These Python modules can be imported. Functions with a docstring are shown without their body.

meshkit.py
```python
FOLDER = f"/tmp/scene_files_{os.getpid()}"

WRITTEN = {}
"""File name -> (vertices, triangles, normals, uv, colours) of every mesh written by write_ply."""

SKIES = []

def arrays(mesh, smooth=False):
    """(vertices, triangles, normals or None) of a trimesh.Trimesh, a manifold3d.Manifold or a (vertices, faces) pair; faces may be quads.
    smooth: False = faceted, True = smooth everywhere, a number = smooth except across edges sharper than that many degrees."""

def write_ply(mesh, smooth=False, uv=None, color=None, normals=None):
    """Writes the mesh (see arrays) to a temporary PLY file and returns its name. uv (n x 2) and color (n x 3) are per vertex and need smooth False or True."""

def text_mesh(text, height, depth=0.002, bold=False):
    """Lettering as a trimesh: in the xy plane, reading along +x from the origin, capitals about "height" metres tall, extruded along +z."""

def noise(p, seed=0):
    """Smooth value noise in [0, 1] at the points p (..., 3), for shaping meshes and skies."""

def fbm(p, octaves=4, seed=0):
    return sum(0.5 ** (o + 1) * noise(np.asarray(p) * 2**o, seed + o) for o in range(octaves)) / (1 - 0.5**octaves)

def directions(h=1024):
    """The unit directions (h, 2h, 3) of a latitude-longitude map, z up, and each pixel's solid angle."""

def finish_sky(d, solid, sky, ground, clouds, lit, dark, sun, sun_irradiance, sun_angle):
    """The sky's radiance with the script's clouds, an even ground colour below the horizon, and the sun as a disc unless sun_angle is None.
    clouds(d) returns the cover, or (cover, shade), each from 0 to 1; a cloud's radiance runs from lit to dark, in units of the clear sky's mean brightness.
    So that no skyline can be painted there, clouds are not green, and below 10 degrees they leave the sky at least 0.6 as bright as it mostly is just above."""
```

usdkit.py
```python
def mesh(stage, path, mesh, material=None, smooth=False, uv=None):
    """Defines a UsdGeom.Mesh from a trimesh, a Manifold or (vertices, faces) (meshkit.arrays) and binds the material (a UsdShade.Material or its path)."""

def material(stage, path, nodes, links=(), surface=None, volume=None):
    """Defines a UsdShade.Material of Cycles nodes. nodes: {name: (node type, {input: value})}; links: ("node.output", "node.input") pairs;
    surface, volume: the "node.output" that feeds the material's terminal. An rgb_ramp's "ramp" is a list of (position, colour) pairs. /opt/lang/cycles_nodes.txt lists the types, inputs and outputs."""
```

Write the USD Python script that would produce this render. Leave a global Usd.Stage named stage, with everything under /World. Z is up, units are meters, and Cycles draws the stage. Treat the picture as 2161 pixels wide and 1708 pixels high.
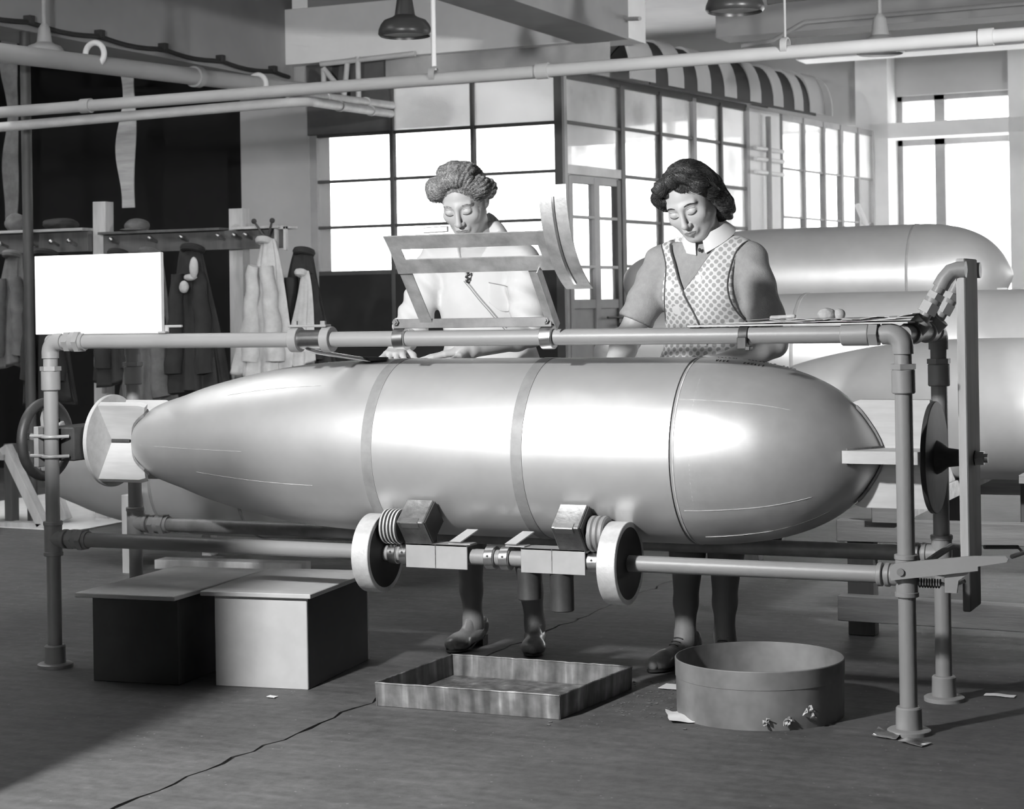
import math, random, numpy as np, trimesh, usdkit, meshkit
import manifold3d as m3
from shapely.geometry import Polygon, box as sbox
from pxr import Usd, UsdGeom, UsdLux, UsdShade, Gf, Sdf

stage = Usd.Stage.CreateInMemory()
UsdGeom.SetStageUpAxis(stage, "Z"); UsdGeom.SetStageMetersPerUnit(stage, 1.0)
UsdGeom.Xform.Define(stage, "/World"); UsdGeom.Scope.Define(stage, "/World/Looks")

# ---------------------------------------------------------------- camera, sky, lamp, exposure
# x runs along the pipe frame (to the right), y away from the photographer, z up.
YAW, ROLL, EYE = math.radians(24.5), .0165, 1.12
FPX, HORIZON, WPX = 4000.0, 651.0, 2161.0
_R = np.array([math.cos(YAW), math.sin(YAW), 0]); _F = np.array([-math.sin(YAW), math.cos(YAW), 0]); _U = np.array([0, 0, 1.0])
_cr, _cu = math.cos(ROLL) * _R - math.sin(ROLL) * _U, math.sin(ROLL) * _R + math.cos(ROLL) * _U
cam = UsdGeom.Camera.Define(stage, "/World/camera")
cam.AddTransformOp().Set(Gf.Matrix4d(*_cr, 0, *_cu, 0, *(-_F), 0, 0, 0, EYE, 1))
cam.CreateHorizontalApertureAttr(36.0); cam.CreateFocalLengthAttr(36.0 * FPX / WPX)
cam.CreateVerticalApertureOffsetAttr(-(854.0 - HORIZON) / WPX * 36.0)
cam.CreateFStopAttr(9.0); cam.CreateFocusDistanceAttr(5.5)
cam.CreateExposureAttr(0.0)
sky = UsdLux.DomeLight.Define(stage, "/World/sky")
sky.CreateIntensityAttr(2.7); sky.CreateColorAttr(Gf.Vec3f(1, 1, 1))
# two flood lamps outside the picture: the key left of the camera, aimed at the left end of the frame; the other added far right to brighten the tanks at the back
def flood(name, pos, aim, radius, power, cone):
    pos, aim = np.array(pos, float), np.array(aim, float); d = (aim - pos) / np.linalg.norm(aim - pos); s = np.cross(d, _U); s /= np.linalg.norm(s); t = np.cross(s, d)
    l = UsdLux.SphereLight.Define(stage, "/World/" + name); l.CreateRadiusAttr(radius); l.CreateIntensityAttr(power)
    l.AddTransformOp().Set(Gf.Matrix4d(*s, 0, *t, 0, *(-d), 0, *pos, 1))
    sh = UsdLux.ShapingAPI.Apply(l.GetPrim()); sh.CreateShapingConeAngleAttr(cone); sh.CreateShapingConeSoftnessAttr(1.0); return pos, d
LAMP, _d = flood("flood_bulb", [-2.82, 2.1, 2.1], [-3.35, 4.95, .98], .075, 2900.0, 84.0)
LAMP2, _d2 = flood("flood_bulb_001", [1.3, 4.4, 2.1], [-2.2, 9.4, 1.1], .12, 2700.0, 34.0)

# ---------------------------------------------------------------- helpers
rng = random.Random(7); nrng = np.random.default_rng(7)
A = np.array
_used = {}
def numbered(parent, name):
    k = _used.get((parent, name), 0); _used[(parent, name)] = k + 1
    return f"{parent}/{name}" if k == 0 else f"{parent}/{name}_{k:03d}"
def tag(p, label=None, cat=None, group=None, kind=None):
    p = stage.GetPrimAtPath(p) if isinstance(p, str) else p
    for k, v in (("label", label), ("category", cat), ("group", group), ("kind", kind)):
        if v: p.SetCustomDataByKey(k, v)
BASE = {}
def thing(name, label, cat, base=(0, 0, 0), group=None, kind=None):
    path = numbered("/World", name)
    x = UsdGeom.Xform.Define(stage, path); x.AddTranslateOp().Set(Gf.Vec3d(*map(float, base)))
    BASE[path] = A(base, float); tag(x.GetPrim(), label, cat, group, kind)
    return path
def shifted(mesh, d):
    v, f, _ = meshkit.arrays(mesh, False)
    return trimesh.Trimesh(v - d, f, process=False)
def part(parent, name, mesh, mat, smooth=35, label=None, kind=None):
    """mesh in world coordinates; becomes a Mesh under parent (a thing or a part)."""
    path = numbered(parent, name); b = BASE[parent]
    usdkit.mesh(stage, path, shifted(mesh, b), M[mat], smooth)
    BASE[path] = b
    if label or kind: tag(path, label, kind=kind)
    return path
def solo(name, mesh, mat, label, cat, group=None, kind=None, smooth=35, base=None):
    v, f, _ = meshkit.arrays(mesh, False)
    b = A(base, float) if base is not None else A([*(v.min(0) + v.max(0))[:2] / 2, v[:, 2].min()])
    path = numbered("/World", name); m = usdkit.mesh(stage, path, shifted(mesh, b), M[mat], smooth)
    m.AddTranslateOp().Set(Gf.Vec3d(*b)); BASE[path] = b
    tag(path, label, cat, group, kind); return path

def cat(*ms): return trimesh.util.concatenate([as_tm(m) for m in ms])
def as_tm(m):
    if isinstance(m, trimesh.Trimesh): return m
    v, f, _ = meshkit.arrays(m, False); return trimesh.Trimesh(v, f, process=False)
def hull(pts): return trimesh.convex.convex_hull(A(pts, float))
def box(x0, x1, y0, y1, z0, z1, c=.002):
    x0, x1, y0, y1, z0, z1 = min(x0, x1), max(x0, x1), min(y0, y1), max(y0, y1), min(z0, z1), max(z0, z1)
    c = min(c, (x1 - x0) * .3, (y1 - y0) * .3, (z1 - z0) * .3)
    P = []
    for x, sx in ((x0, 1), (x1, -1)):
        for y, sy in ((y0, 1), (y1, -1)):
            for z, sz in ((z0, 1), (z1, -1)):
                P += [(x, y + sy * c, z + sz * c), (x + sx * c, y, z + sz * c), (x + sx * c, y + sy * c, z)]
    return hull(P)
def frame(d, up=(0, 0, 1)):
    d = A(d, float); d = d / np.linalg.norm(d); u = A(up, float)
    if abs(d @ u) > .95 * np.linalg.norm(u): u = A([1., 0, 0]) if abs(d[0]) < .9 else A([0, 1., 0])
    s = np.cross(d, u); s /= np.linalg.norm(s); return d, s, np.cross(s, d)
def bar(p0, p1, w, t, up=(0, 0, 1), c=.002):
    """a bevelled bar from p0 to p1: w across (horizontal when up is z), t along up."""
    p0, p1 = A(p0, float), A(p1, float); d, s, u = frame(p1 - p0, up); L = np.linalg.norm(p1 - p0)
    m = box(0, L, -w / 2, w / 2, -t / 2, t / 2, c); T = np.eye(4); T[:3, :3] = np.stack([d, s, u], 1); T[:3, 3] = p0
    m.apply_transform(T); return m
def grid_faces(n, k, closed=True):
    i, j = np.meshgrid(np.arange(n - 1), np.arange(k if closed else k - 1), indexing="ij")
    j2 = (j + 1) % k
    q = np.stack([i * k + j, i * k + j2, (i + 1) * k + j2, (i + 1) * k + j], -1).reshape(-1, 4)
    return np.vstack([q[:, [0, 1, 2]], q[:, [0, 2, 3]]])
def rings_mesh(rings, cap=True):
    """closed loops of points (n,k,3) -> mesh, ends capped"""
    rings = A(rings, float); n, k = rings.shape[:2]; v = rings.reshape(-1, 3); f = grid_faces(n, k)
    if cap:
        v = np.vstack([v, rings[0].mean(0), rings[-1].mean(0)]); a = np.arange(k); b = (a + 1) % k; N = n * k
        f = np.vstack([f, np.stack([np.full(k, N), b, a], 1), np.stack([np.full(k, N + 1), (n - 1) * k + a, (n - 1) * k + b], 1)])
    m = trimesh.Trimesh(v, f, process=False)
    if cap and m.volume < 0: m.invert()
    return m
def tube(pts, r, k=16, cap=True):
    pts = A(pts, float); n = len(pts); r = np.broadcast_to(r, (n,)).astype(float)
    t = np.gradient(pts, axis=0); t /= np.linalg.norm(t, axis=1, keepdims=True) + 1e-12
    _, s, u = frame(t[0]); R = []; ang = np.arange(k) * 2 * np.pi / k
    for i in range(n):
        s = s - (s @ t[i]) * t[i]; s /= np.linalg.norm(s); u = np.cross(s, t[i])
        R.append(pts[i] + r[i] * (np.cos(ang)[:, None] * s + np.sin(ang)[:, None] * u))
    return rings_mesh(R, cap)
def cyl(p0, p1, r, r1=None, k=32, c=0.0):
    p0, p1 = A(p0, float), A(p1, float); r1 = r if r1 is None else r1
    if c:
        d = (p1 - p0) / np.linalg.norm(p1 - p0)
        return lathe([(0, r - c), (c, r), (np.linalg.norm(p1 - p0) - c, r1), (np.linalg.norm(p1 - p0), r1 - c)], p0, d, k)
    d, s, u = frame(p1 - p0); a = np.arange(k) * 2 * np.pi / k
    o = np.cos(a)[:, None] * s + np.sin(a)[:, None] * u
    return rings_mesh([p0 + r * o, p1 + r1 * o])
def lathe(prof, o, d=(0, 0, 1), k=48, closed=False):
    """prof: (height along d, radius). closed: the profile is a closed loop (a ring)."""
    o = A(o, float); d, s, u = frame(d); a = np.arange(k) * 2 * np.pi / k; q = np.cos(a)[:, None] * s + np.sin(a)[:, None] * u
    R = [o + h * d + max(r, 1e-5) * q for h, r in prof]
    if closed:
        m = rings_mesh(R + [R[0]], cap=False)
        m.merge_vertices(); 
        if m.volume < 0: m.invert()
        return m
    return rings_mesh(R)
def ring(p0, p1, ro, ri, k=32, c=.0015):
    p0, p1 = A(p0, float), A(p1, float); L = np.linalg.norm(p1 - p0)
    return lathe([(0, ri), (0, ro - c), (c, ro), (L - c, ro), (L, ro - c), (L, ri)], p0, p1 - p0, k, True)
def hexnut(p0, p1, r): return cyl(p0, p1, r, k=6)
def torus(o, d, R, r, k=48, k2=14):
    a = np.arange(k2) * 2 * np.pi / k2
    return lathe([(r * math.sin(x), R + r * math.cos(x)) for x in a], o, d, k, True)
def prism(poly, o, ux, uy, th):
    """2-D polygon (list or shapely) in the plane o + x ux + y uy, extruded by th along ux x uy."""
    p = poly if isinstance(poly, Polygon) else Polygon(poly)
    m = trimesh.creation.extrude_polygon(p, th); ux, uy = A(ux, float), A(uy, float)
    T = np.eye(4); T[:3, :3] = np.stack([ux, uy, np.cross(ux, uy)], 1); T[:3, 3] = o
    m.apply_transform(T); return m
def sheet(pts_grid, th):
    """a thin sheet with thickness from a (n,k,3) grid"""
    g = A(pts_grid, float); n, k = g.shape[:2]
    du = np.gradient(g, axis=0); dv = np.gradient(g, axis=1); nn = np.cross(du, dv); nn /= np.linalg.norm(nn, axis=2, keepdims=True) + 1e-12
    top, bot = (g + nn * th / 2).reshape(-1, 3), (g - nn * th / 2).reshape(-1, 3); N = n * k
    f = grid_faces(n, k, False); fs = [f, f[:, ::-1] + N]
    edge = [i * k for i in range(n)] + [(n - 1) * k + j for j in range(1, k)] + [i * k + k - 1 for i in range(n - 2, -1, -1)] + list(range(k - 2, 0, -1))
    e = A(edge); e2 = np.roll(e, -1); fs += [np.stack([e, e2, e2 + N], 1), np.stack([e, e2 + N, e + N], 1)]
    m = trimesh.Trimesh(np.vstack([top, bot]), np.vstack(fs), process=False)
    if m.volume < 0: m.invert()
    return m
def arcpts(c, r, u, v, a0, a1, n=12):
    a = np.linspace(math.radians(a0), math.radians(a1), n); return [A(c) + r * (math.cos(x) * A(u, float) + math.sin(x) * A(v, float)) for x in a]

# ---------------------------------------------------------------- materials (all neutral greys: the photograph is black and white)
M = {}
def mat(name, c, rough=.6, metal=0., var=.12, scale=6., bump=0., bscale=60., spec=.5, stretch=(1, 1, 1), detail=4., **kw):
    lo, hi = max(c * (1 - var), 0), min(c * (1 + var), 1)
    nodes = {"tc": ("texture_coordinate", {}), "mp": ("mapping", {"scale": stretch}), "n": ("noise_texture", {"scale": scale, "detail": detail, "roughness": .6}),
             "rp": ("rgb_ramp", {"ramp": [(.3, (lo,) * 3), (.7, (hi,) * 3)]}),
             "p": ("principled_bsdf", {"roughness": rough, "metallic": metal, "specular_ior_level": spec, **kw})}
    links = [("tc.object", "mp.vector"), ("mp.vector", "n.vector"), ("n.fac", "rp.fac"), ("rp.color", "p.base_color")]
    if bump:
        nodes["n2"] = ("noise_texture", {"scale": bscale, "detail": 3.}); nodes["b"] = ("bump", {"strength": bump, "distance": .01})
        links += [("mp.vector", "n2.vector"), ("n2.fac", "b.height"), ("b.normal", "p.normal")]
    M[name] = usdkit.material(stage, f"/World/Looks/{name}", nodes, links, "p.BSDF"); return M[name]
mat("pipe_paint", .27, .42, var=.06, scale=4, bump=.05)
mat("pipe_dark", .20, .45, var=.3, scale=9)
mat("steel", .62, .28, 1., var=.15, scale=20)
mat("steel_worn", .42, .36, 1., var=.35, scale=14, bump=.1)
mat("iron_dark", .07, .5, .3, var=.3, scale=12)
mat("bracket", .42, .45, .2, var=.1, scale=10)
mat("weight_rim", .62, .5, .3, var=.2, scale=14, bump=.1)
mat("weight_face", .03, .6, var=.3)
mat("template_steel", .46, .45, .55, var=.3, scale=14, bump=.08)
mat("angle_dark", .16, .5, .3, var=.25, scale=14)
mat("recess_shade", .10, .8, var=.2)
mat("ply", .52, .6, var=.10, scale=5, stretch=(1, 8, 8))
mat("board_white", .82, .5, var=.03)
mat("felt", .22, .95, var=.2, scale=40)
mat("aluminium", .62, .42, .62, var=.045, scale=7)
mat("aluminium_cap", .60, .40, .62, var=.07, scale=9)
mat("aluminium_far", .60, .42, .62, var=.06, scale=5)
mat("tape", .30, .6, .25, var=.14, scale=18)
mat("seam", .62, .6, .2, var=.3, scale=30)
mat("ink", .04, .7)
mat("wood_pale", .46, .75, var=.22, scale=9, stretch=(1.5, 1.5, .25), bump=.1)
mat("wood_mid", .34, .75, var=.28, scale=9, stretch=(.25, 2.5, 2.5), bump=.15)
mat("wood_dark", .10, .75, var=.3, scale=6, stretch=(2, 2, .3))
mat("crate_board", .60, .6, var=.07, scale=12)
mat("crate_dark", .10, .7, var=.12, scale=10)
mat("crate_side_shade", .03, .7, var=.2)  # shade of the turned-away crate sides, put into the colour
mat("crate_pale", .50, .55, var=.06, scale=12)
mat("wall_plaster", .42, .85, var=.07, scale=2.5, bump=.05)
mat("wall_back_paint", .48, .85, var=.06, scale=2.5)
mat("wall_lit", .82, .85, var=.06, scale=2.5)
mat("ceiling_paint", .34, .9, var=.08, scale=2)
mat("beam_paint", .32, .85, var=.08, scale=2.5)
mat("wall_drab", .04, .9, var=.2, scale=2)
mat("wall_dark", .004, .9, var=.3)  # near-black colour stands in for the unlit depth of the bay
mat("panel_dark", .014, .7, var=.25, scale=3)
mat("frame_dark", .07, .55, var=.15)
mat("frame_grey", .34, .6, var=.1)
mat("frame_pale", .55, .6, var=.1)
mat("duct", .40, .6, .1, var=.1)
mat("lamp_enamel", .045, .35, var=.1)
mat("lamp_inside", .7, .5, var=.03)
mat("cable", .03, .7)
mat("paper", .74, .8, var=.06, scale=10)
mat("paper_old", .55, .8, var=.2, scale=10)
mat("clay", .42, .85, var=.3, scale=30, bump=.4)
mat("cloth_pale", .50, .9, var=.16, scale=14, bump=.15)
mat("cloth_mid", .12, .9, var=.3, scale=10)
mat("cloth_dark", .025, .9, var=.3, scale=10)
mat("basin_metal", .21, .6, .15, var=.42, scale=5)
mat("rubber", .06, .7, var=.2)
mat("debris", .5, .8, var=.5, scale=60)
mat("sawdust", .13, .95, var=.4, scale=80)
mat("chrome_scrap", .8, .25, 1., var=.2)

def floor_material():
    nodes = {"g": ("geometry", {}), "n1": ("noise_texture", {"scale": 1.3, "detail": 6., "roughness": .65}), "n2": ("noise_texture", {"scale": 26., "detail": 5., "roughness": .7}),
             "mp": ("mapping", {"scale": (1., 5., 1.)}), "n3": ("noise_texture", {"scale": 5., "detail": 4.}),
             "v": ("voronoi_texture", {"scale": 38., "randomness": 1.}), "vr": ("rgb_ramp", {"ramp": [(0, (1, 1, 1)), (.09, (1, 1, 1)), (.13, (0, 0, 0))]}),
             "r1": ("rgb_ramp", {"ramp": [(.25, (.07,) * 3), (.5, (.10,) * 3), (.78, (.15,) * 3)]}), "r2": ("rgb_ramp", {"ramp": [(.3, (.72,) * 3), (.7, (1.18,) * 3)]}), "r3": ("rgb_ramp", {"ramp": [(.35, (.85,) * 3), (.68, (1.15,) * 3)]}),
             "m1": ("mix", {"mix_type": "multiply", "fac": 1.}), "m2": ("mix", {"mix_type": "multiply", "fac": 1.}),
             "wn": ("noise_texture", {"scale": 9., "detail": 1.}), "wr": ("rgb_ramp", {"ramp": [(.55, (0, 0, 0)), (.62, (.55, .55, .55))]}), "ml": ("math", {"math_type": "multiply"}),
             "m3": ("mix", {"mix_type": "mix", "color2": (.35, .35, .35)}),
             "b": ("bump", {"strength": .25, "distance": .004}), "p": ("principled_bsdf", {"roughness": .62, "specular_ior_level": .4})}
    links = [("g.position", "n1.vector"), ("g.position", "n2.vector"), ("g.position", "mp.vector"), ("mp.vector", "n3.vector"), ("g.position", "v.vector"), ("g.position", "wn.vector"),
             ("n1.fac", "r1.fac"), ("n2.fac", "r2.fac"), ("n3.fac", "r3.fac"), ("r1.color", "m1.color1"), ("r2.color", "m1.color2"), ("m1.color", "m2.color1"), ("r3.color", "m2.color2"),
             ("v.distance", "vr.fac"), ("wn.fac", "wr.fac"), ("vr.color", "ml.value1"), ("wr.color", "ml.value2"), ("ml.value", "m3.fac"), ("m2.color", "m3.color1"),
             ("m3.color", "p.base_color"), ("n2.fac", "b.height"), ("b.normal", "p.normal")]
    M["concrete"] = usdkit.material(stage, "/World/Looks/concrete", nodes, links, "p.BSDF")
floor_material()
def glass_material(name, haze, tint=.95):
    nodes = {"g": ("geometry", {}), "n": ("noise_texture", {"scale": 1.7, "detail": 5.}), "r": ("rgb_ramp", {"ramp": [(.35, (haze * .4,) * 3), (.7, (haze * 1.6,) * 3)]}),
             "t": ("transparent_bsdf", {"color": (tint,) * 3}), "d": ("translucent_bsdf", {"color": (.9,) * 3}), "m": ("mix_closure", {}),
             "gl": ("glossy_bsdf", {"roughness": .03, "color": (.9,) * 3}), "fr": ("fresnel", {"IOR": 1.45}), "bf": ("math", {"math_type": "subtract", "value1": 1.}), "ml": ("math", {"math_type": "multiply"}), "m2": ("mix_closure", {})}
    links = [("g.position", "n.vector"), ("n.fac", "r.fac"), ("r.color", "m.fac"), ("t.BSDF", "m.closure1"), ("d.BSDF", "m.closure2"), ("g.backfacing", "bf.value2"), ("fr.fac", "ml.value1"), ("bf.value", "ml.value2"), ("ml.value", "m2.fac"), ("m.closure", "m2.closure1"), ("gl.BSDF", "m2.closure2")]
    M[name] = usdkit.material(stage, f"/World/Looks/{name}", nodes, links, "m2.closure")
glass_material("glass_clear", .06); glass_material("glass_dusty", .55); glass_material("glass_milky", .6)
def tray_material():
    nodes = {"tc": ("texture_coordinate", {}), "mp": ("mapping", {"scale": (17., 17., 1.6)}), "n": ("noise_texture", {"scale": 1.6, "detail": 3.}), "r": ("rgb_ramp", {"ramp": [(.36, (.11,) * 3), (.50, (.19,) * 3), (.60, (.24,) * 3), (.70, (.42,) * 3)]}),
             "n2": ("noise_texture", {"scale": 22., "detail": 4.}), "r2": ("rgb_ramp", {"ramp": [(.3, (.6,) * 3), (.7, (1.2,) * 3)]}), "m": ("mix", {"mix_type": "multiply", "fac": 1.}),
             "p": ("principled_bsdf", {"roughness": .5, "metallic": .2})}
    links = [("tc.object", "mp.vector"), ("mp.vector", "n.vector"), ("n.fac", "r.fac"), ("tc.object", "n2.vector"), ("n2.fac", "r2.fac"), ("r.color", "m.color1"), ("r2.color", "m.color2"), ("m.color", "p.base_color")]
    M["tray_drips"] = usdkit.material(stage, "/World/Looks/tray_drips", nodes, links, "p.BSDF")
tray_material()
# ---------------------------------------------------------------- the room
S = "structure"
# floor: cast slabs with an open irregular joint between them
fl = thing("floor", None, None, kind=S); tag(fl, "worn grey concrete workshop floor with a cracked joint")
jn = [(-2.625 + .010 * nrng.standard_normal() * (1 if -3 < y < 9 else 0), y) for y in np.arange(-4, 17.01, .07)]
L_, R_ = [(x - .002 - .003 * abs(nrng.standard_normal()), y) for x, y in jn], [(x + .002 + .003 * abs(nrng.standard_normal()), y) for x, y in jn]
for poly in ([(-10, -4)] + L_ + [(-10, 17)], [(6, -4)] + R_ + [(6, 17)]):
    part(fl, "slab", prism(Polygon(poly).buffer(0), (0, 0, -.12), (1, 0, 0), (0, 1, 0), .12), "concrete", False)
part(fl, "joint_filler", box(-2.75, -2.5, -4, 17, -.11, -.012), "wood_dark", False)
cl_ = sbox(-10, -4, 6, 17); SKY = [(-6.3, -5.1, 4.6, 6.8), (-6.6, -5.4, 13.4, 14.6), (-9.3, -7.1, 5.2, 8.4)]  # roof openings added to bring daylight onto the dim parts
for a, b, c, d in SKY: cl_ = cl_.difference(sbox(a, c, b, d))
solo("ceiling", prism(cl_, (0, 0, 3.6), (1, 0, 0), (0, 1, 0), .12), "ceiling_paint", None, None, kind=S, smooth=False)
for a, b, c, d in SKY:
    sk = thing({4.6: "window_1", 13.4: "window_20", 5.2: "window_21"}[c], {4.6: "roof light added in the ceiling to brighten the left end of the frame", 13.4: "roof light added in the ceiling to brighten the glazed office", 5.2: "roof light added in the ceiling to brighten the far left bay"}[c], None, (a, c, 3.66), kind=S)
    for k in range(5): part(sk, "glazing_bar", box(a + (b - a) * k / 4 - .02, a + (b - a) * k / 4 + .02, c, d, 3.64, 3.70), "frame_grey")
    for k in range(4): part(sk, "pane", box(a + (b - a) * k / 4 + .02, a + (b - a) * (k + 1) / 4 - .02, c, d, 3.665, 3.669, .0005), "glass_clear", False)
wf_ = sbox(-10, 0, 6, 3.6).difference(sbox(-5.6, .9, -3.6, 3.2))
solo("wall_front", prism(wf_, (0, -4, 0), (1, 0, 0), (0, 0, 1), .15), "wall_drab", None, None, kind=S, smooth=False)
# right wall with a row of tall windows out of the picture; the far one ends at the pale pier seen at the right edge
def wall_x(name, x0, x1, y0, y1, holes, m):
    P = sbox(y0, 0, y1, 3.6)
    for a, b, c, d in holes: P = P.difference(sbox(a, c, b, d))
    return solo(name, prism(P, (x0, 0, 0), (0, 1, 0), (0, 0, 1), x1 - x0), m, None, None, kind=S, smooth=False)
wall_x("wall_right", 4.6, 4.85, -4, 17, [(13.4, 16.0, 1.0, 3.3)], "wall_drab")

def window(name, o, ux, w, z0, z1, cols, rows, m="frame_grey", t=.045, glass="glass_clear", label=None):
    """frame, mullions, transoms and one pane per opening, in the vertical plane o + s ux"""
    o, ux = A(o, float), A(ux, float); ux = ux / np.linalg.norm(ux); nn = A([-ux[1], ux[0], 0])
    p = thing(name, None, None, o, kind=S)
    if label: tag(p, label)
    at = lambda s, z, d=0: o + s * ux + nn * d + A([0, 0, z])
    bars = [(at(s, z0), at(s, z1)) for s in cols]
    for a, b in bars: part(p, "mullion", bar(a, b, t, t * 1.2, up=nn), m)
    for z in rows: part(p, "transom", bar(at(cols[0], z), at(cols[-1], z), t * 1.2, t), m)
    for i in range(len(cols) - 1):
        for j in range(len(rows) - 1):
            part(p, "pane", bar(at(cols[i], (rows[j] + rows[j + 1]) / 2), at(cols[i + 1], (rows[j] + rows[j + 1]) / 2), .004, rows[j + 1] - rows[j], c=.0005), glass, False)
    return p
window("window_2", (4.72, 13.4, 0), (0, 1, 0), 2.6, 1.0, 3.3, [0, 1.3, 2.6], [1.0, 2.4, 3.3])
window("window_22", (-5.6, -4.08, 0), (1, 0, 0), 2.0, .9, 3.2, [0, 1, 2.0], [.9, 2.3, 3.2])  # unseen window added behind the camera as soft fill
# far wall with wide factory windows between piers
P = sbox(-10, 0, 6, 3.6)
far_holes = [(-9.9, -7.02, .95, 2.90), (-6.98, -4.1, .95, 2.68), (-3.80, -2.78, .95, 2.92), (-2.3, -.7, .95, 2.92), (-.2, 1.6, .95, 2.92)]
for a, b, c, d in far_holes: P = P.difference(sbox(a, c, b, d))
solo("wall_back", prism(P, (0, 16.75, 0), (1, 0, 0), (0, 0, 1), .25), "wall_back_paint", None, None, kind=S, smooth=False)
for i, (a, b, c, d) in enumerate(far_holes):
    window(f"window_{i+3}", (a, 16.62, 0), (1, 0, 0), b - a, c, d, [0, .36 * (b - a), b - a] if i == 2 else [0, b - a] if i < 2 else [0, .5 * (b - a), b - a], [c, 2.53, d] if i > 1 else [c, d], "frame_grey" if i == 2 else "wall_lit", .09 if i == 2 else .06)
for i, (a, b) in enumerate([(-4.08, -3.80), (-2.78, -2.3)]):
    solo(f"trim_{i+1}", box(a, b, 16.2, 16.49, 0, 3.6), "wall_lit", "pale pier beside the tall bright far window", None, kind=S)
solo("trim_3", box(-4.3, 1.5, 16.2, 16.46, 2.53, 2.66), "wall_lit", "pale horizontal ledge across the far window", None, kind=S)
# left side: dark bay behind the coats, lit pier, ceiling beams
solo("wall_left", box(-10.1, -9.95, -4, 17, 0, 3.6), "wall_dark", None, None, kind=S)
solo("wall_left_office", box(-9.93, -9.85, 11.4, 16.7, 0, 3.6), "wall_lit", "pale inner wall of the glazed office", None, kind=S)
solo("wall_left_bay", box(-9.95, -7.04, 11.2, 11.3, 0, 3.6), "wall_dark", "back wall of the bay, its unlit darkness put into a black colour", None, kind=S)
solo("trim_4", box(-7.04, -6.50, 11.02, 11.3, 0, 3.14), "wall_plaster", "grey plastered pier between the dark bay and the glazed partition", None, kind=S)
solo("trim_5", box(-6.95, -6.6, 2, 11.0, 2.66, 3.6), "beam_paint", "deep grey ceiling beam running away on the left", None, kind=S)
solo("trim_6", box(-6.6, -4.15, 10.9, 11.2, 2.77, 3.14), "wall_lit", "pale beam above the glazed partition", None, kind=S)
solo("trim_7", box(-4.5, -4.15, 6, 10.9, 2.76, 3.6), "beam_paint", "grey ceiling beam ending above the glazed partition", None, kind=S)
solo("trim_8", box(-4.15, 4.6, 12.6, 12.9, 2.98, 3.6), "beam_paint", "pale cross beam above the vaulted hood", None, kind=S)
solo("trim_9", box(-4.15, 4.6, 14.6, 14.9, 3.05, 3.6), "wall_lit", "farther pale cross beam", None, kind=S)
solo("wall_left_upper", box(-6.6, -4.5, 11.2, 11.3, 3.14, 3.6), "ceiling_paint", "plaster above the pale beam", None, kind=S)

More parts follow.
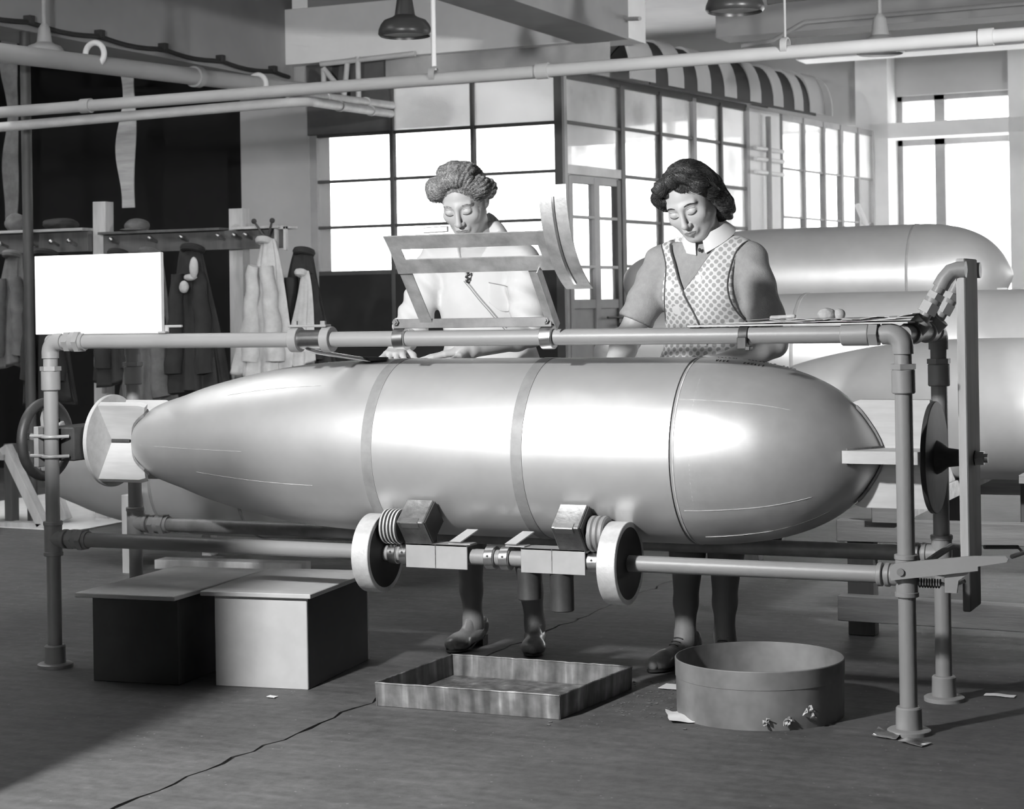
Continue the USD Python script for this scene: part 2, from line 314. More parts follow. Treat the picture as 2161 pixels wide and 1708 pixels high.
# ---------------------------------------------------------------- glazed office partition
Q0, QD = A([-4.685, 11.05, 0]), A([.1426, .9898, 0])
pt = thing("glazed_partition", "steel-framed glazed office partition with large rectangular panes and dark lower panels", "partition", (-5.6, 11.05, 0), kind=None)
rowsz = [1.373, 1.68, 1.987, 2.294, 2.60]
def grid_panes(p, o, ux, cols, rows, thick, glass_of, m="frame_dark"):
    ux = A(ux, float); nn = A([-ux[1], ux[0], 0])
    at = lambda s, z: o + s * ux + A([0, 0, z])
    for s, w, mm in cols: part(p, "mullion", bar(at(s, 0), at(s, 2.6), w, .05, up=nn), mm)
    for z, t in rows: part(p, "glazing_bar", bar(at(cols[0][0], z), at(cols[-1][0], z), .035, t), m)
    for i in range(len(cols) - 1):
        for j in range(len(rows) - 1):
            z = (rows[j][0] + rows[j + 1][0]) / 2
            part(p, "pane", bar(at(cols[i][0], z), at(cols[i + 1][0], z), .004, rows[j + 1][0] - rows[j][0], c=.0005), glass_of(i, j), False)
            
lc = [(-1.79, .06, "frame_grey"), (-1.195, .028, "frame_dark"), (-.605, .024, "frame_dark"), (0, .055, "frame_dark")]
grid_panes(pt, Q0, (1, 0, 0), lc, [(rowsz[0], .03), (rowsz[1], .02), (rowsz[2], .02), (rowsz[3], .022), (rowsz[4], .04)], .03, lambda i, j: "glass_dusty" if j == 3 and i > 0 else "glass_clear")
for k in range(3): part(pt, "lower_panel", box(-4.685 + lc[k][0] + .014, -4.685 + lc[k + 1][0] - .014, 11.03, 11.07, 0.02, 1.36), "panel_dark")
rc = [(.03, .05, "frame_grey"), (.78, .055, "frame_dark"), (1.32, .03, "frame_dark"), (1.83, .05, "frame_grey"), (2.26, .03, "frame_dark"), (2.70, .05, "frame_grey")]
pr = thing("glazed_partition", "steel-framed glazed partition side running away to the right under the vaulted hood", "partition", (-4.4, 12.8, 0))
grid_panes(pr, Q0, QD, rc[1:], [(1.10, .03), (1.39, .02), (1.69, .022), (1.99, .022), (2.31, .022), (2.60, .05)], .03, lambda i, j: "glass_milky" if (i + j) % 3 else "glass_dusty")
at = lambda s, z, d=0: Q0 + s * QD + A([QD[1], -QD[0], 0]) * d + A([0, 0, z])
for a, b in zip(rc[1:], rc[2:]): part(pr, "lower_panel", bar(at(a[0], .55), at(b[0], .55), .03, 1.07), "panel_dark")
# over-door light and the door in the first bay
for z, t in ((2.0, .06), (2.30, .02), (2.60, .05)): part(pt, "glazing_bar", bar(at(.03, z), at(.78, z), .04, t), "frame_pale" if z == 2.0 else "frame_dark")
part(pt, "mullion", bar(at(.03, 0), at(.03, 2.6), .05, .05, up=(QD[1], -QD[0], 0)), "frame_grey")
for z0, z1 in ((2.03, 2.29), (2.31, 2.58)): part(pt, "pane", bar(at(.05, (z0 + z1) / 2), at(.76, (z0 + z1) / 2), .004, z1 - z0, c=.0005), "glass_milky", False)
dr = thing("door_1", "half-glazed office door in the corner bay of the partition", None, at(.4, 0), kind=S)
for s in (.09, .42, .71): part(dr, "stile", bar(at(s, .02), at(s, 1.96), .05 if s != .42 else .07, .05, up=(QD[1], -QD[0], 0)), "frame_grey" if s != .71 else "frame_dark")
for z, t in ((.08, .12), (1.14, .06), (1.38, .02), (1.70, .02), (1.94, .05)): part(dr, "rail", bar(at(.09, z), at(.71, z), .045, t), "frame_grey")
for a, b in ((.115, .385), (.455, .685)):
    for z0, z1, g in ((1.17, 1.37, "glass_dusty"), (1.39, 1.69, "glass_clear"), (1.71, 1.92, "glass_clear")):
        part(dr, "pane", bar(at(a, (z0 + z1) / 2), at(b, (z0 + z1) / 2), .004, z1 - z0, c=.0005), g, False)
    part(dr, "door_panel", bar(at(a, .625), at(b, .625), .02, 1.0), "frame_grey")
part(dr, "door_handle", cyl(at(.66, 1.0, .03), at(.66, 1.0, .08), .012), "frame_dark")
part(dr, "door_push_bar", cyl(at(.47, 1.05, .06), at(.68, 1.05, .06), .008), "frame_dark")
# second partition farther along, and the pale wall strip with shelves between the two
p3 = thing("glazed_partition", "second glazed partition farther off with tall bright panes beside the far window", "partition", at(4.2, 0))
grid_panes(p3, Q0, QD, [(3.29, .06, "frame_dark"), (3.74, .035, "frame_grey"), (4.14, .035, "frame_grey"), (4.5, .05, "frame_grey"), (4.86, .025, "frame_grey"), (5.2, .05, "frame_pale")], [(1.0, .03), (1.45, .015), (1.80, .015), (2.18, .015), (2.58, .05)], .03, lambda i, j: "glass_dusty" if j == 3 or (j == 2 and i == 0) else "glass_clear", "frame_grey")
solo("wall_strip", bar(at(2.72, 1.3), at(3.27, 1.3), .05, 2.6), "wall_lit", "pale wall strip between the two glazed partitions", None, kind=S)
for z in (2.22, 2.30, 2.12): solo("pale_pipe", cyl(at(2.74, z, .06), at(3.24, z, .06), .016), "wall_lit", "pale pipe on the wall strip between the partitions, %s of three" % {2.30: "topmost", 2.22: "middle", 2.12: "lowest"}[z], "pipe", "pipes on the wall strip")
solo("downpipe", cyl(at(2.96, .3, .07), at(2.96, 2.55, .07), .02), "frame_grey", "grey vertical pipe on the wall strip between the partitions", "pipe")
solo("leaning_plank", bar(at(4.75, 1.95, .04), at(5.12, 1.05, .3), .045, .03), "wall_lit", "pale plank leaning against the second glazed partition", "plank")
# vaulted hood over the partition: pale ribs over a dark sheet standing for the shade in the gaps
vh = thing("vaulted_hood", "pale barrel-shaped slatted hood on top of the glazed partition", "hood", at(1.8, 2.62))
from scipy.interpolate import CubicSpline
_hx = CubicSpline([0, .25, .5, .7, .85, 1], [0, .12, .25, .36, .44, .47]); _hz = CubicSpline([0, .25, .5, .7, .85, 1], [0, .11, .20, .205, .11, -.09])
def vault(q0, q1, dz, t, a0=0, a1=1, n=20):
    g = [[at(q, 2.66 + dz + float(_hz(x)), -.05 + .86 * float(_hx(x))) for x in np.linspace(a0, a1, n)] for q in np.linspace(q0, q1, 3)]
    return sheet(np.transpose(A(g), (1, 0, 2)), t)
part(vh, "gap_shade", vault(.55, 3.2, -.016, .010), "panel_dark")
for q0, q1 in ((.30, .62), (.80, 1.02), (1.22, 1.42), (1.63, 1.82), (2.04, 2.22), (2.43, 2.60), (2.80, 2.96)): part(vh, "slat", vault(q0, q1, 0, .018), "wall_plaster")
part(vh, "end_arch", vault(3.08, 3.42, .004, .022), "wall_plaster"); part(vh, "ledge", bar(at(0, 2.66, .0), at(2.75, 2.66, 0), .09, .06), "wall_plaster")
part(vh, "end_panel", prism([(-.05 + float(_hx(x)), float(_hz(x))) for x in np.linspace(0, 1, 24)], at(3.38, 2.65, 0), (QD[1], -QD[0], 0), (0, 0, 1), .02), "wall_plaster")
# front canvas valance under the beam
vp = [[(x, 10.98 + .02 * math.sin(x * 9) + .03 * (z - 2.62), z) for z in np.linspace(2.62, 2.83, 6)] for x in np.linspace(-5.88, -4.30, 40)]
solo("canvas_valance", sheet(vp, .006), "duct", "grey gathered canvas strip hung along the pale beam above the partition", "canvas")

# ---------------------------------------------------------------- overhead pipes and lamps
def pipe_thing(name, p0, p1, r, m, label, collars=(), group=None):
    t = thing(name, label, "pipe", (A(p0, float) + A(p1, float)) / 2, group); p0, p1 = A(p0, float), A(p1, float)
    part(t, "pipe", cyl(p0, p1, r, k=24), m)
    for s in collars:
        c = p0 + s * (p1 - p0); d = (p1 - p0) / np.linalg.norm(p1 - p0); part(t, "collar", cyl(c - d * .03, c + d * .03, r * 1.25, k=24), m)
    return t
pipe_thing("overhead_pipe", (-6.6, 8.0, 2.20), (4.58, 8.0, 2.235), .030, "wall_plaster", "thick pale overhead pipe crossing the whole room above the women", (.05, .28, .46))
for pts, r_, m_, lab in (([(-7.0, 8.06, 2.125), (-4.90, 8.06, 2.155), (-4.84, 8.07, 2.157), (-4.80, 8.11, 2.16), (-4.81, 8.18, 2.167), (-5.84, 10.95, 2.405)], .026, "frame_pale", "grey pipe below the thick overhead pipe, turning off to the left window"), ([(-4.85, 8.02, 2.20), (-4.89, 8.10, 2.205), (-5.83, 10.95, 2.46)], .026, "frame_pale", "short pale pipe running to the left window above its twin")):
    t = thing("overhead_pipe", lab, "pipe", pts[1]); part(t, "pipe", tube(pts, r_, 20), m_, 40)
    for k in (.3, .7): c = A(pts[-2]) + k * (A(pts[-1]) - A(pts[-2])); d = (A(pts[-1]) - A(pts[-2])) / np.linalg.norm(A(pts[-1]) - A(pts[-2])); part(t, "collar", cyl(c - d * .03, c + d * .03, r_ * 1.22, k=20), m_)
pipe_thing("overhead_pipe", (-6.32, 5.0, 2.365), (-6.32, 10.9, 2.57), .05, "wall_plaster", "thick lagged pipe below the left ceiling beam", (.75,))
pipe_thing("overhead_pipe", (-4.1, 12.4, 2.82), (4.5, 12.4, 2.90), .028, "beam_paint", "overhead pipe under the farther cross beam at upper right", (.3,))
for i, (x, z0) in enumerate(((-4.03, 2.25), (-2.32, 2.26))):
    r_ = thing("pipe_hanger", ["rod hanger beside the large dark pendant lamp", "thin rod hanger right of the second pendant lamp"][i], "hanger", (x, 8.0, z0))
    part(r_, "rod", cyl((x, 8.0, z0), (x, 8.0, 3.6), .012 if i == 0 else .006, k=12), "wall_lit" if i == 0 else "frame_grey"); part(r_, "clip", ring((x - .015, 8.0, z0 - .04 + .02), (x + .015, 8.0, z0 - .04 + .02), .04, .031, k=24), "frame_grey")
for i, y in enumerate((8.45, 10.1)):
    solo("pipe_saddle", torus((-6.32, y, 2.54), (0, 1, 0), .062, .016), "wall_lit", ["pale hook hanger round the lagged pipe, nearer one", "pale hook hanger round the lagged pipe, farther one"][i], "hanger")
# sagging dark cable clipped along the left beam
cb = thing("cable", "dark cable sagging between clips along the left ceiling beam", "cable", (-6.57, 8, 2.7)); ys = np.linspace(5, 10.9, 60)
cz = lambda y: 2.705 - .02 * abs(math.sin((y - 7.6) * math.pi / .62))
part(cb, "cord", tube([(-6.575, y, cz(y)) for y in ys], .014, 8), "cable")
for y in np.arange(7.6, 10.8, .62): part(cb, "clip", box(-6.6, -6.55, y - .02, y + .02, cz(y) - .01, cz(y) + .035), "cable")
# conduits on the beams
solo("conduit", tube([(-4.9, 10.87, 3.6), (-4.9, 10.87, 2.95), (-4.86, 10.87, 2.915), (-4.2, 10.87, 2.915), (-4.12, 10.8, 2.87), (-4.0, 10.7, 2.85)], .013, 8), "frame_grey", "thin grey conduit bent down and along the pale beam", "conduit")
solo("conduit", tube([(-3.95, 12.55, 2.90), (-3.72, 12.55, 2.92), (-3.5, 12.55, 3.03), (-2.2, 12.55, 3.04), (4.5, 12.55, 3.05)], .016, 8), "frame_grey", "thin grey conduit along the farther cross beam", "conduit")
def pendant(o, r, label, glow=False, m="lamp_enamel"):
    o = A(o, float); t = thing("pendant_lamp", label, "lamp", o, "enamel pendant lamps")
    P = [(0, r), (.02 * r / .13, r * .985), (.35 * r, r * .90), (.50 * r, r * .78), (.62 * r, r * .48), (.75 * r, r * .30), (1.4 * r, r * .27)]
    part(t, "shade", lathe([*P, *[(h - .012 * r / .13, max(q - .01 * r / .13, .001)) for h, q in P[:-2][::-1]]], o, k=40, closed=True), m, 50)
    part(t, "inner_shade", lathe([(h - .014 * r / .13 + (.016 * r / .13 if h == 0 else 0), max(q - .014 * r / .13, .001)) for h, q in P[:-2]] + [(.60 * r, .001)], o, k=40), "lamp_inside", 50)
    part(t, "neck", lathe([(.73 * r, r * .29), (1.35 * r, r * .28), (1.5 * r, r * .2), (1.6 * r, r * .12)], o, k=24), m)
    part(t, "rod", cyl(o + A([0, 0, 1.5 * r]), (o[0], o[1], 3.6), .012, k=10), "frame_grey")
    return t
pendant((-4.17, 7.98, 2.43), .128, "dark enamel pendant lamp at top centre left")
pendant((-2.745, 8.63, 2.52), .140, "dark enamel pendant lamp cut off by the top of the picture")
pendant((-2.475, 10.4, 2.505), .133, "pale-rimmed pendant lamp at upper right behind the overhead pipe", m="frame_grey")
pendant((-6.42, 8.15, 2.50), .11, "small pale pendant lamp at upper left under the lagged pipe", m="frame_grey")
solo("lamp_track", bar((-3.1, 10.35, 2.83), (-1.6, 10.35, 2.9), .03, .04), "frame_dark", "dark rail behind the pale-rimmed pendant lamp", "rail")
# bracket pipework against the dark space above the left window
bw = thing("pipe_bracket", "pale zigzag pipe bracket high above the left window", "bracket", (-6.2, 10.8, 2.6))
for a, b in (((-6.28, 10.85, 2.48), (-6.28, 10.85, 2.72)), ((-6.28, 10.85, 2.72), (-6.13, 10.85, 2.55)), ((-6.13, 10.85, 2.52), (-6.10, 10.85, 2.74)), ((-6.02, 10.85, 2.46), (-6.02, 10.85, 2.78)), ((-6.3, 10.85, 2.75), (-5.6, 10.85, 2.77))):
    part(bw, "strut", cyl(a, b, .018, k=12), "frame_pale")
solo("shaded_recess_board", box(-6.5, -5.88, 11.0, 11.06, 2.30, 2.77), "recess_shade", "dark board standing for the shadowed space above the left window", "board")  # dark board put where the space beyond lies in shadow
# ---------------------------------------------------------------- pipe frame
A0, A1, BF, BB, TOP, LOW, PR = -3.852, -1.118, 4.893, 5.333, 1.037, .410, .0228
pf = thing("pipe_stand", "tall frame of painted screwed pipes and elbows carrying the silver tank", "pipe frame", (-2.485, 5.113, 0))
def post(x, y, top, lean=(0, 0)):
    part(pf, "post", cyl((x, y, .03), (x + lean[0], y + lean[1], top), PR), "pipe_paint")
    part(pf, "base_flange", lathe([(0, .056), (.010, .056), (.013, .052), (.014, .034), (.066, .033), (.07, .030), (.071, .02)], (x, y, 0)), "pipe_paint")
    q = .413 / top
    part(pf, "tee", cat(cyl((x + lean[0] * q, y + lean[1] * q, LOW - .05), (x + lean[0] * q, y + lean[1] * q, LOW + .05), .0285), ring((x, y, LOW + .042), (x, y, LOW + .055), .031, .022), ring((x, y, LOW - .055), (x, y, LOW - .042), .031, .022),
         cyl((x, y, LOW), (x + (.05 if x < -2 else -.05), y, LOW), .0275), ring((x + (.042 if x < -2 else -.042), y, LOW), (x + (.055 if x < -2 else -.055), y, LOW), .031, .022)), "pipe_paint")
def union(c, d, m="pipe_paint"):
    c, d = A(c, float), A(d, float); d = d / np.linalg.norm(d)
    part(pf, "union", cat(hexnut(c - d * .028, c - d * .008, .034), cyl(c - d * .008, c + d * .012, .031), hexnut(c + d * .012, c + d * .03, .036), cyl(c + d * .03, c + d * .042, .0275)), m, 20)
def elbow(c, u, v, R=.034, name="elbow", r=.0275, m="pipe_paint"):
    """bend between directions u and v leaving the corner c"""
    c, u, v = A(c, float), A(u, float), A(v, float); u /= np.linalg.norm(u); v /= np.linalg.norm(v)
    P = [c + u * (R + .018), c + u * R] + [c + R * ((1 - math.sin(t)) * u + (1 - math.cos(t)) * v) for t in np.linspace(.1, math.pi / 2 - .1, 9)] + [c + v * R, c + v * (R + .018)]
    part(pf, name, tube(P, r, 24), m)
X, Y, Z = A([1., 0, 0]), A([0, 1., 0]), A([0, 0, 1.])
post(A0, BF, TOP - .05); post(A1, BF, TOP - .05); post(A1, BB, TOP - .05); post(A0, BB, TOP - .05)
part(pf, "rail", cyl((A0 + .05, BF, TOP), (A1 - .05, BF, TOP), PR), "pipe_paint", label="long top pipe at the front")
part(pf, "rail", cyl((A0 + .03, BF, LOW), (A1 - .03, BF, LOW), PR), "pipe_paint", label="long lower pipe at the front")
part(pf, "rail", cyl((A0 + .03, BB, LOW), (A1 - .03, BB, LOW), PR), "pipe_dark", label="rust-stained lower pipe at the back")
for y in (BF, BB):
    union((A0 + .095, y, LOW), (1, 0, 0), "pipe_paint"); part(pf, "union", ring((A1 - .075, y, LOW), (A1 - .062, y, LOW), .031, .022), "pipe_paint")
for x, s in ((A0, 1), (A1, -1)):
    elbow((x, BF, TOP), s * X, -Z); elbow((x, BB, TOP), -Y, -Z)
    part(pf, "end_pipe", cyl((x, BF + .0, TOP), (x, BB - .03, TOP), PR), "pipe_paint")
    for y in (BF, BB):
        part(pf, "sleeve", cat(cyl((x, y, TOP - .155), (x, y, TOP - .092), .0305, c=.003), hexnut((x, y, TOP - .092), (x, y, TOP - .078), .034)), "pipe_paint", 20)
union((A0 + .095, BF, TOP), X); part(pf, "union", cat(cyl((A1 - .16, BF, TOP), (A1 - .085, BF, TOP), .030, c=.003), hexnut((A1 - .085, BF, TOP), (A1 - .062, BF, TOP), .0335)), "pipe_paint", 20)
# the two slanting pipes at the right end, carrying the head plank
for i, y in enumerate((5.0, 5.2)):
    part(pf, "slanting_tee", cat(ring((A1, y - .03, TOP), (A1, y + .03, TOP), .030, .0215), cyl((A1, y, TOP), (A1 + .035, y, TOP + .035), .026)), "pipe_paint")
    p0, p1 = A([A1 + .02, y, TOP + .02]), A([-1.028, y + .02, TOP + .150])
    part(pf, "slanting_pipe", cyl(p0, p1, .0165, k=24), "pipe_paint")
    c = p0 + .45 * (p1 - p0); d = (p1 - p0) / np.linalg.norm(p1 - p0)
    part(pf, "union", cat(hexnut(c - d * .03, c, .027), cyl(c, c + d * .012, .023), hexnut(c + d * .012, c + d * .03, .025)), "pipe_paint", 20)
    part(pf, "elbow", tube([p1 - d * .035, p1 - d * .01, p1 + d * .012 + X * .006, p1 + d * .018 + X * .022, p1 + d * .018 + X * .042], .0215, 24), "pipe_paint")
solo("pipe_clip", cat(ring((-1.556, BF, TOP), (-1.530, BF, TOP), .0262, .0229), box(-1.556, -1.530, BF - .034, BF - .020, TOP - .036, TOP - .004), box(-1.532, -1.518, BF - .04, BF - .012, TOP - .040, TOP - .028)), "iron_dark", "small dark clip on the right part of the top front pipe", "clip")

# ---------------------------------------------------------------- tanks
PROF = [(0, .001), (.004, .022), (.012, .042), (.025, .064), (.05, .087), (.1, .118), (.211, .153), (.29, .178), (.391, .203), (.48, .221), (.566, .236), (.65, .247), (.738, .255), (.82, .2595), (.904, .2625), (1.05, .2645), (1.2, .265), (1.9, .265), (1.97, .2645), (2.04, .260), (2.10, .2525), (2.164, .2415), (2.21, .229), (2.245, .217), (2.285, .2), (2.325, .178), (2.365, .148), (2.403, .110), (2.42, .088), (2.44, .058), (2.455, .030), (2.464, .008), (2.466, .001)]
def smooth_prof(s0=None, s1=None, n=90, rs=1.0, ls=1.0):
    from scipy.interpolate import PchipInterpolator
    t = A([p[0] for p in PROF]); r = A([p[1] for p in PROF])
    # parametrise by arc length so that the round noses stay smooth
    arc = np.concatenate([[0], np.cumsum(np.hypot(np.diff(t), np.diff(r)))]); ft, fr = PchipInterpolator(arc, t), PchipInterpolator(arc, r)
    q = np.unique(np.concatenate([np.linspace(0, .35, 24), np.linspace(.35, arc[-1] - .45, n), np.linspace(arc[-1] - .45, arc[-1], 34)])); T, Rr = ft(q), fr(q)
    k = np.ones(len(T), bool)
    if s0 is not None: k &= T >= s0
    if s1 is not None: k &= T <= s1
    T, Rr = T[k], Rr[k]
    return [(x * ls, y * rs) for x, y in zip(T, Rr)]
from scipy.interpolate import PchipInterpolator as PCH
rad = lambda x: float(np.interp(x, [p[0] for p in PROF], [p[1] for p in PROF]))
TA, TB, TZ = -3.684, 5.113, .708
tk = thing("drop_tank", "silver streamlined tank held in the pipe frame in front of the women", "tank", (-2.45, TB, .44))
SEAM = 1.945
part(tk, "shell", lathe(smooth_prof(s1=SEAM), (TA, TB, TZ), X, 128), "aluminium", 60)
part(tk, "nose_cap", lathe([(SEAM - .01, rad(SEAM) - .004)] + [(SEAM, rad(SEAM) - .0003)] + [(x, r - .0003) for x, r in smooth_prof(s0=SEAM + .004)], (TA, TB, TZ), X, 128), "aluminium_cap", 60, label="duller rounded nose at the right end")
def band(s0, s1, dr, m, name, lab=None, a0=0, a1=360):
    g = []
    for th in np.linspace(math.radians(a0), math.radians(a1), 100):
        g.append([(TA + s, TB - (rad(s) + dr) * math.cos(th), TZ + (rad(s) + dr) * math.sin(th)) for s in np.linspace(s0, s1, 4)])
    part(tk, name, sheet(g, .0016), m, 60, label=lab)
band(.982, 1.016, .0008, "tape", "tape_band", "grey paper tape round the middle"); band(1.462, 1.496, .0008, "tape", "tape_band")
band(SEAM - .0015, SEAM + .0012, .0002, "seam", "seam_line"); band(SEAM + .045, SEAM + .0475, -.0006, "seam", "seam_line", None, -35, 60)
def longseam(s0, s1, deg, m="seam", w=.0010):
    g = [[(TA + s, TB - (rad(s) + .0006) * math.cos(math.radians(deg + dd)), TZ + (rad(s) + .0006) * math.sin(math.radians(deg + dd))) for dd in (-w / .265 * 57.3 / 2, w / .265 * 57.3 / 2)] for s in np.linspace(s0, s1, 30)]
    part(tk, "seam_line", sheet(g, .001), m, 60)
longseam(.05, .55, -2); longseam(1.02, 1.35, 18); longseam(1.96, 2.3, -34); longseam(1.95, 2.25, 36); longseam(.35, .8, -24); longseam(1.99, 2.33, -60); longseam(.45, .8, 47)
# illegible hand-stencilled marks near the top of the nose end, two short lines of words
for row, (deg, words) in enumerate(((96, [(1.985, 6), (2.075, 8), (2.175, 4)]), (78, [(2.005, 4), (2.085, 6)]))):
    ms = []
    for s0, n in words:
        for k in range(n):
            s = s0 + k * .0105; r_ = rad(s) + .0012; th = math.radians(deg)
            c = A([TA + s, TB - r_ * math.cos(th), TZ + r_ * math.sin(th)]); tn = A([0, math.sin(th), math.cos(th)])
            for _ in range(2): 
                j = rng.uniform(-.5, .5); ms.append(bar(c + tn * (-.006 + .003 * j) + X * .001 * j, c + tn * (.006 + .002 * j) + X * rng.uniform(-.004, .004), .0018, .0012, up=(0, -math.cos(th), math.sin(th)), c=.0002))
    part(tk, "stencilled_mark", cat(*ms), "ink", False, label="faint dark stencilled words")
def far_tank(o, label, ls=1.0, rs=1.0, yaw=0., m="aluminium_far", straps=()):
    o = A(o, float); d = A([math.cos(yaw), math.sin(yaw), 0])
    t = thing("drop_tank", label, "tank", o, "finished tanks in the background")
    part(t, "shell", lathe(smooth_prof(ls=ls, rs=rs), o, d, 96), m, 60)
    for s in straps: part(t, "seam_ring", ring(o + d * (s - .008) * ls, o + d * (s + .008) * ls, rad(s) * rs + .0025, rad(s) * rs - .004, 96), "tape", 60)
    return t
far_tank((-2.32, 7.2, .715), "silver tank lying on the low timber trestle at the right edge", straps=(1.2, 1.9))
far_tank((-3.24, 8.0, .90), "silver tank behind the dark-haired woman, under the topmost one", straps=(1.0,))
far_tank((-3.665, 9.5, 1.245), "silver tank lying highest at the back, round nose by the right pier", ls=.83, straps=(1.9,))
far_tank((-5.62, 7.1, .40), "silver tank lying low behind the left end of the pipe frame", straps=(.75, 1.2))

# ---------------------------------------------------------------- clamping heads
def jaw(parent, sgn, disc_a, tip_a, angles, th):
    """four plywood vanes on a disc, notched to the tank nose and lined with felt. sgn: direction from disc to tank along x."""
    nose = lambda x: rad(x - TA) if TA <= x <= TA + 2.466 else 0
    L = abs(tip_a - disc_a)
    for ang in angles:
        u = A([0, math.cos(math.radians(ang)), math.sin(math.radians(ang))])
        xs = [tip_a - sgn * .0 + sgn * k * .0125 for k in range(0, 8)]
        edge = [(abs(x - disc_a), nose(x) + .010) for x in xs]
        edge = [(max(l, 0), r) for l, r in edge if r < .138]
        poly = [(0, .014), (edge[0][0] - .012, .014)] + edge + [(edge[-1][0] + .012, .140), (edge[-1][0] - .01, .147), (0, .147)]
        w = np.cross(sgn * X, u)
        part(parent, "vane", prism(Polygon(poly).buffer(0), A([disc_a, TB, TZ]) - w * th / 2, sgn * X, u, th), "ply")
        fe = [(l, r) for l, r in edge] + [(l, r - .0075) for l, r in edge[::-1]]
        part(parent, "felt_strip", prism(Polygon(fe).buffer(.001), A([disc_a, TB, TZ]) - w * (th / 2 + .006), sgn * X, u, th + .012), "felt")
lh = thing("clamping_head", "left clamping head with a round plywood disc, notched vanes and a handwheel", "clamping head", (-3.85, TB, .55))
part(lh, "disc", lathe([(0, .149), (.002, .151), (.012, .151), (.014, .149)], (-3.785, TB, TZ), X, 64), "ply", 30)
jaw(lh, 1, -3.771, -3.690, (122, 57 + 180 - 0, -58, 58), .02)
part(lh, "hub", cyl((-3.771, TB, TZ), (-3.70, TB, TZ), .016), "iron_dark")
part(lh, "bearing_box", box(-3.915, -3.79, 4.925, 5.19, .655, .762, .004), "iron_dark"); part(lh, "screw", cyl((-4.06, TB, TZ), (-3.785, TB, TZ), .016), "steel_worn")
part(lh, "clamp_plate", box(-3.93, -3.912, 4.90, 4.99, .635, .765), "bracket")
for z in (.672, .735): part(lh, "u_bolt", cat(tube([(-3.94, BF + .005, z)] + [A([A0, BF, z]) + .029 * A([-math.cos(t), -math.sin(t), 0]) for t in np.linspace(-.3, math.pi * .95, 12)] + [(-3.80, BF + .02, z)], .0055, 10)), "bracket")
hw = part(lh, "handwheel", torus((-4.05, TB, TZ), X, .122, .0175, 64), "iron_dark", 60)
for k in range(5):
    t = k * 2 * math.pi / 5 + .45; u = A([0, math.cos(t), math.sin(t)]); c = A([-4.05, TB, TZ])
    part(hw, "spoke", cat(bar(c + u * .02, c + u * .118, .012, .024, up=np.cross(X, u))), "bracket")
part(hw, "hub", cyl((-4.075, TB, TZ), (-4.03, TB, TZ), .03), "iron_dark")
rh = thing("clamping_head", "right clamping head with a round disc, crossed blocks and a hub on the plank", "clamping head", (-1.1, TB, .55))
part(rh, "disc", lathe([(0, .149), (.002, .151), (.012, .151), (.014, .149)], (-1.094, TB, TZ - .008), X, 64), "iron_dark", 30, label="dark round disc")
jaw(rh, -1, -1.094, -1.205, (90, 180, 0, 270), .034)
part(rh, "hub", lathe([(0, .046), (.012, .04), (.03, .026), (.062, .022), (.10, .021)], (-1.08, TB, TZ - .008), X), "iron_dark", 50)
part(rh, "nut", hexnut((-.978, TB, TZ - .008), (-.955, TB, TZ - .008), .02), "steel"); part(rh, "shaft", cyl((-1.0, TB, TZ - .008), (-.945, TB, TZ - .008), .012), "steel_worn")
hp = thing("head_plank", "upright planed plank at the right end behind the clamping disc", "plank", (-.99, 5.1, .43))
part(hp, "board", box(-1.004, -.980, 5.02, 5.19, .43, 1.232, .003), "wood_pale"); part(hp, "back_cleat", box(-1.003, -.981, 5.035, 5.175, .30, .43, .003), "wood_dark")
# lever latch at the foot of the plank
lv = thing("latch_lever", "flat painted latch lever with a spring and yoke below the head plank", "lever", (-1.05, 4.97, .4))
lp = lambda t, z: A([-1.138 + t, 4.852, z])
part(lv, "lever_bar", prism([(-.010, -.025), (.212, .009), (.212, .020), (.284, .034), (.288, .042), (.282, .049), (.2, .046), (.06, .028), (0, .019), (-.014, .006)], lp(0, .427) + A([0, .006, 0]), X, Z, .012), "pipe_paint")
part(lv, "pivot_bolt", cyl(lp(.016, .425) + A([0, .03, 0]), lp(.016, .425) - A([0, .012, 0]), .0095), "pipe_dark")
part(lv, "spring", tube([(-1.09 + .06 * k / 60, 4.90 + .011 * math.cos(k * .9), .392 + .011 * math.sin(k * .9)) for k in range(61)], .0022, 6), "iron_dark")
part(lv, "hook", tube([(-1.03, 4.90, .392), (-1.01, 4.895, .388), (-.985, 4.885, .396), (-.965, 4.875, .405)], .005, 8), "steel"); part(lv, "catch", prism([(.125, -.052), (.155, -.052), (.16, -.02), (.19, .004), (.14, .004), (.125, -.01)], lp(0, .427) + A([0, .02, 0]), X, Z, .012), "pipe_paint")
part(lv, "yoke", tube([(-1.09, 4.885, .428), (-1.06, 5.0, .452), (-1.045, 5.10, .463), (-1.0, 5.16, .45)], .009, 10), "pipe_dark")
part(lv, "yoke", tube([(-.975, 5.2, .452), (-.90, 5.28, .445), (-.882, 5.262, .432), (-.9, 5.19, .43)], .006, 10), "pipe_paint")

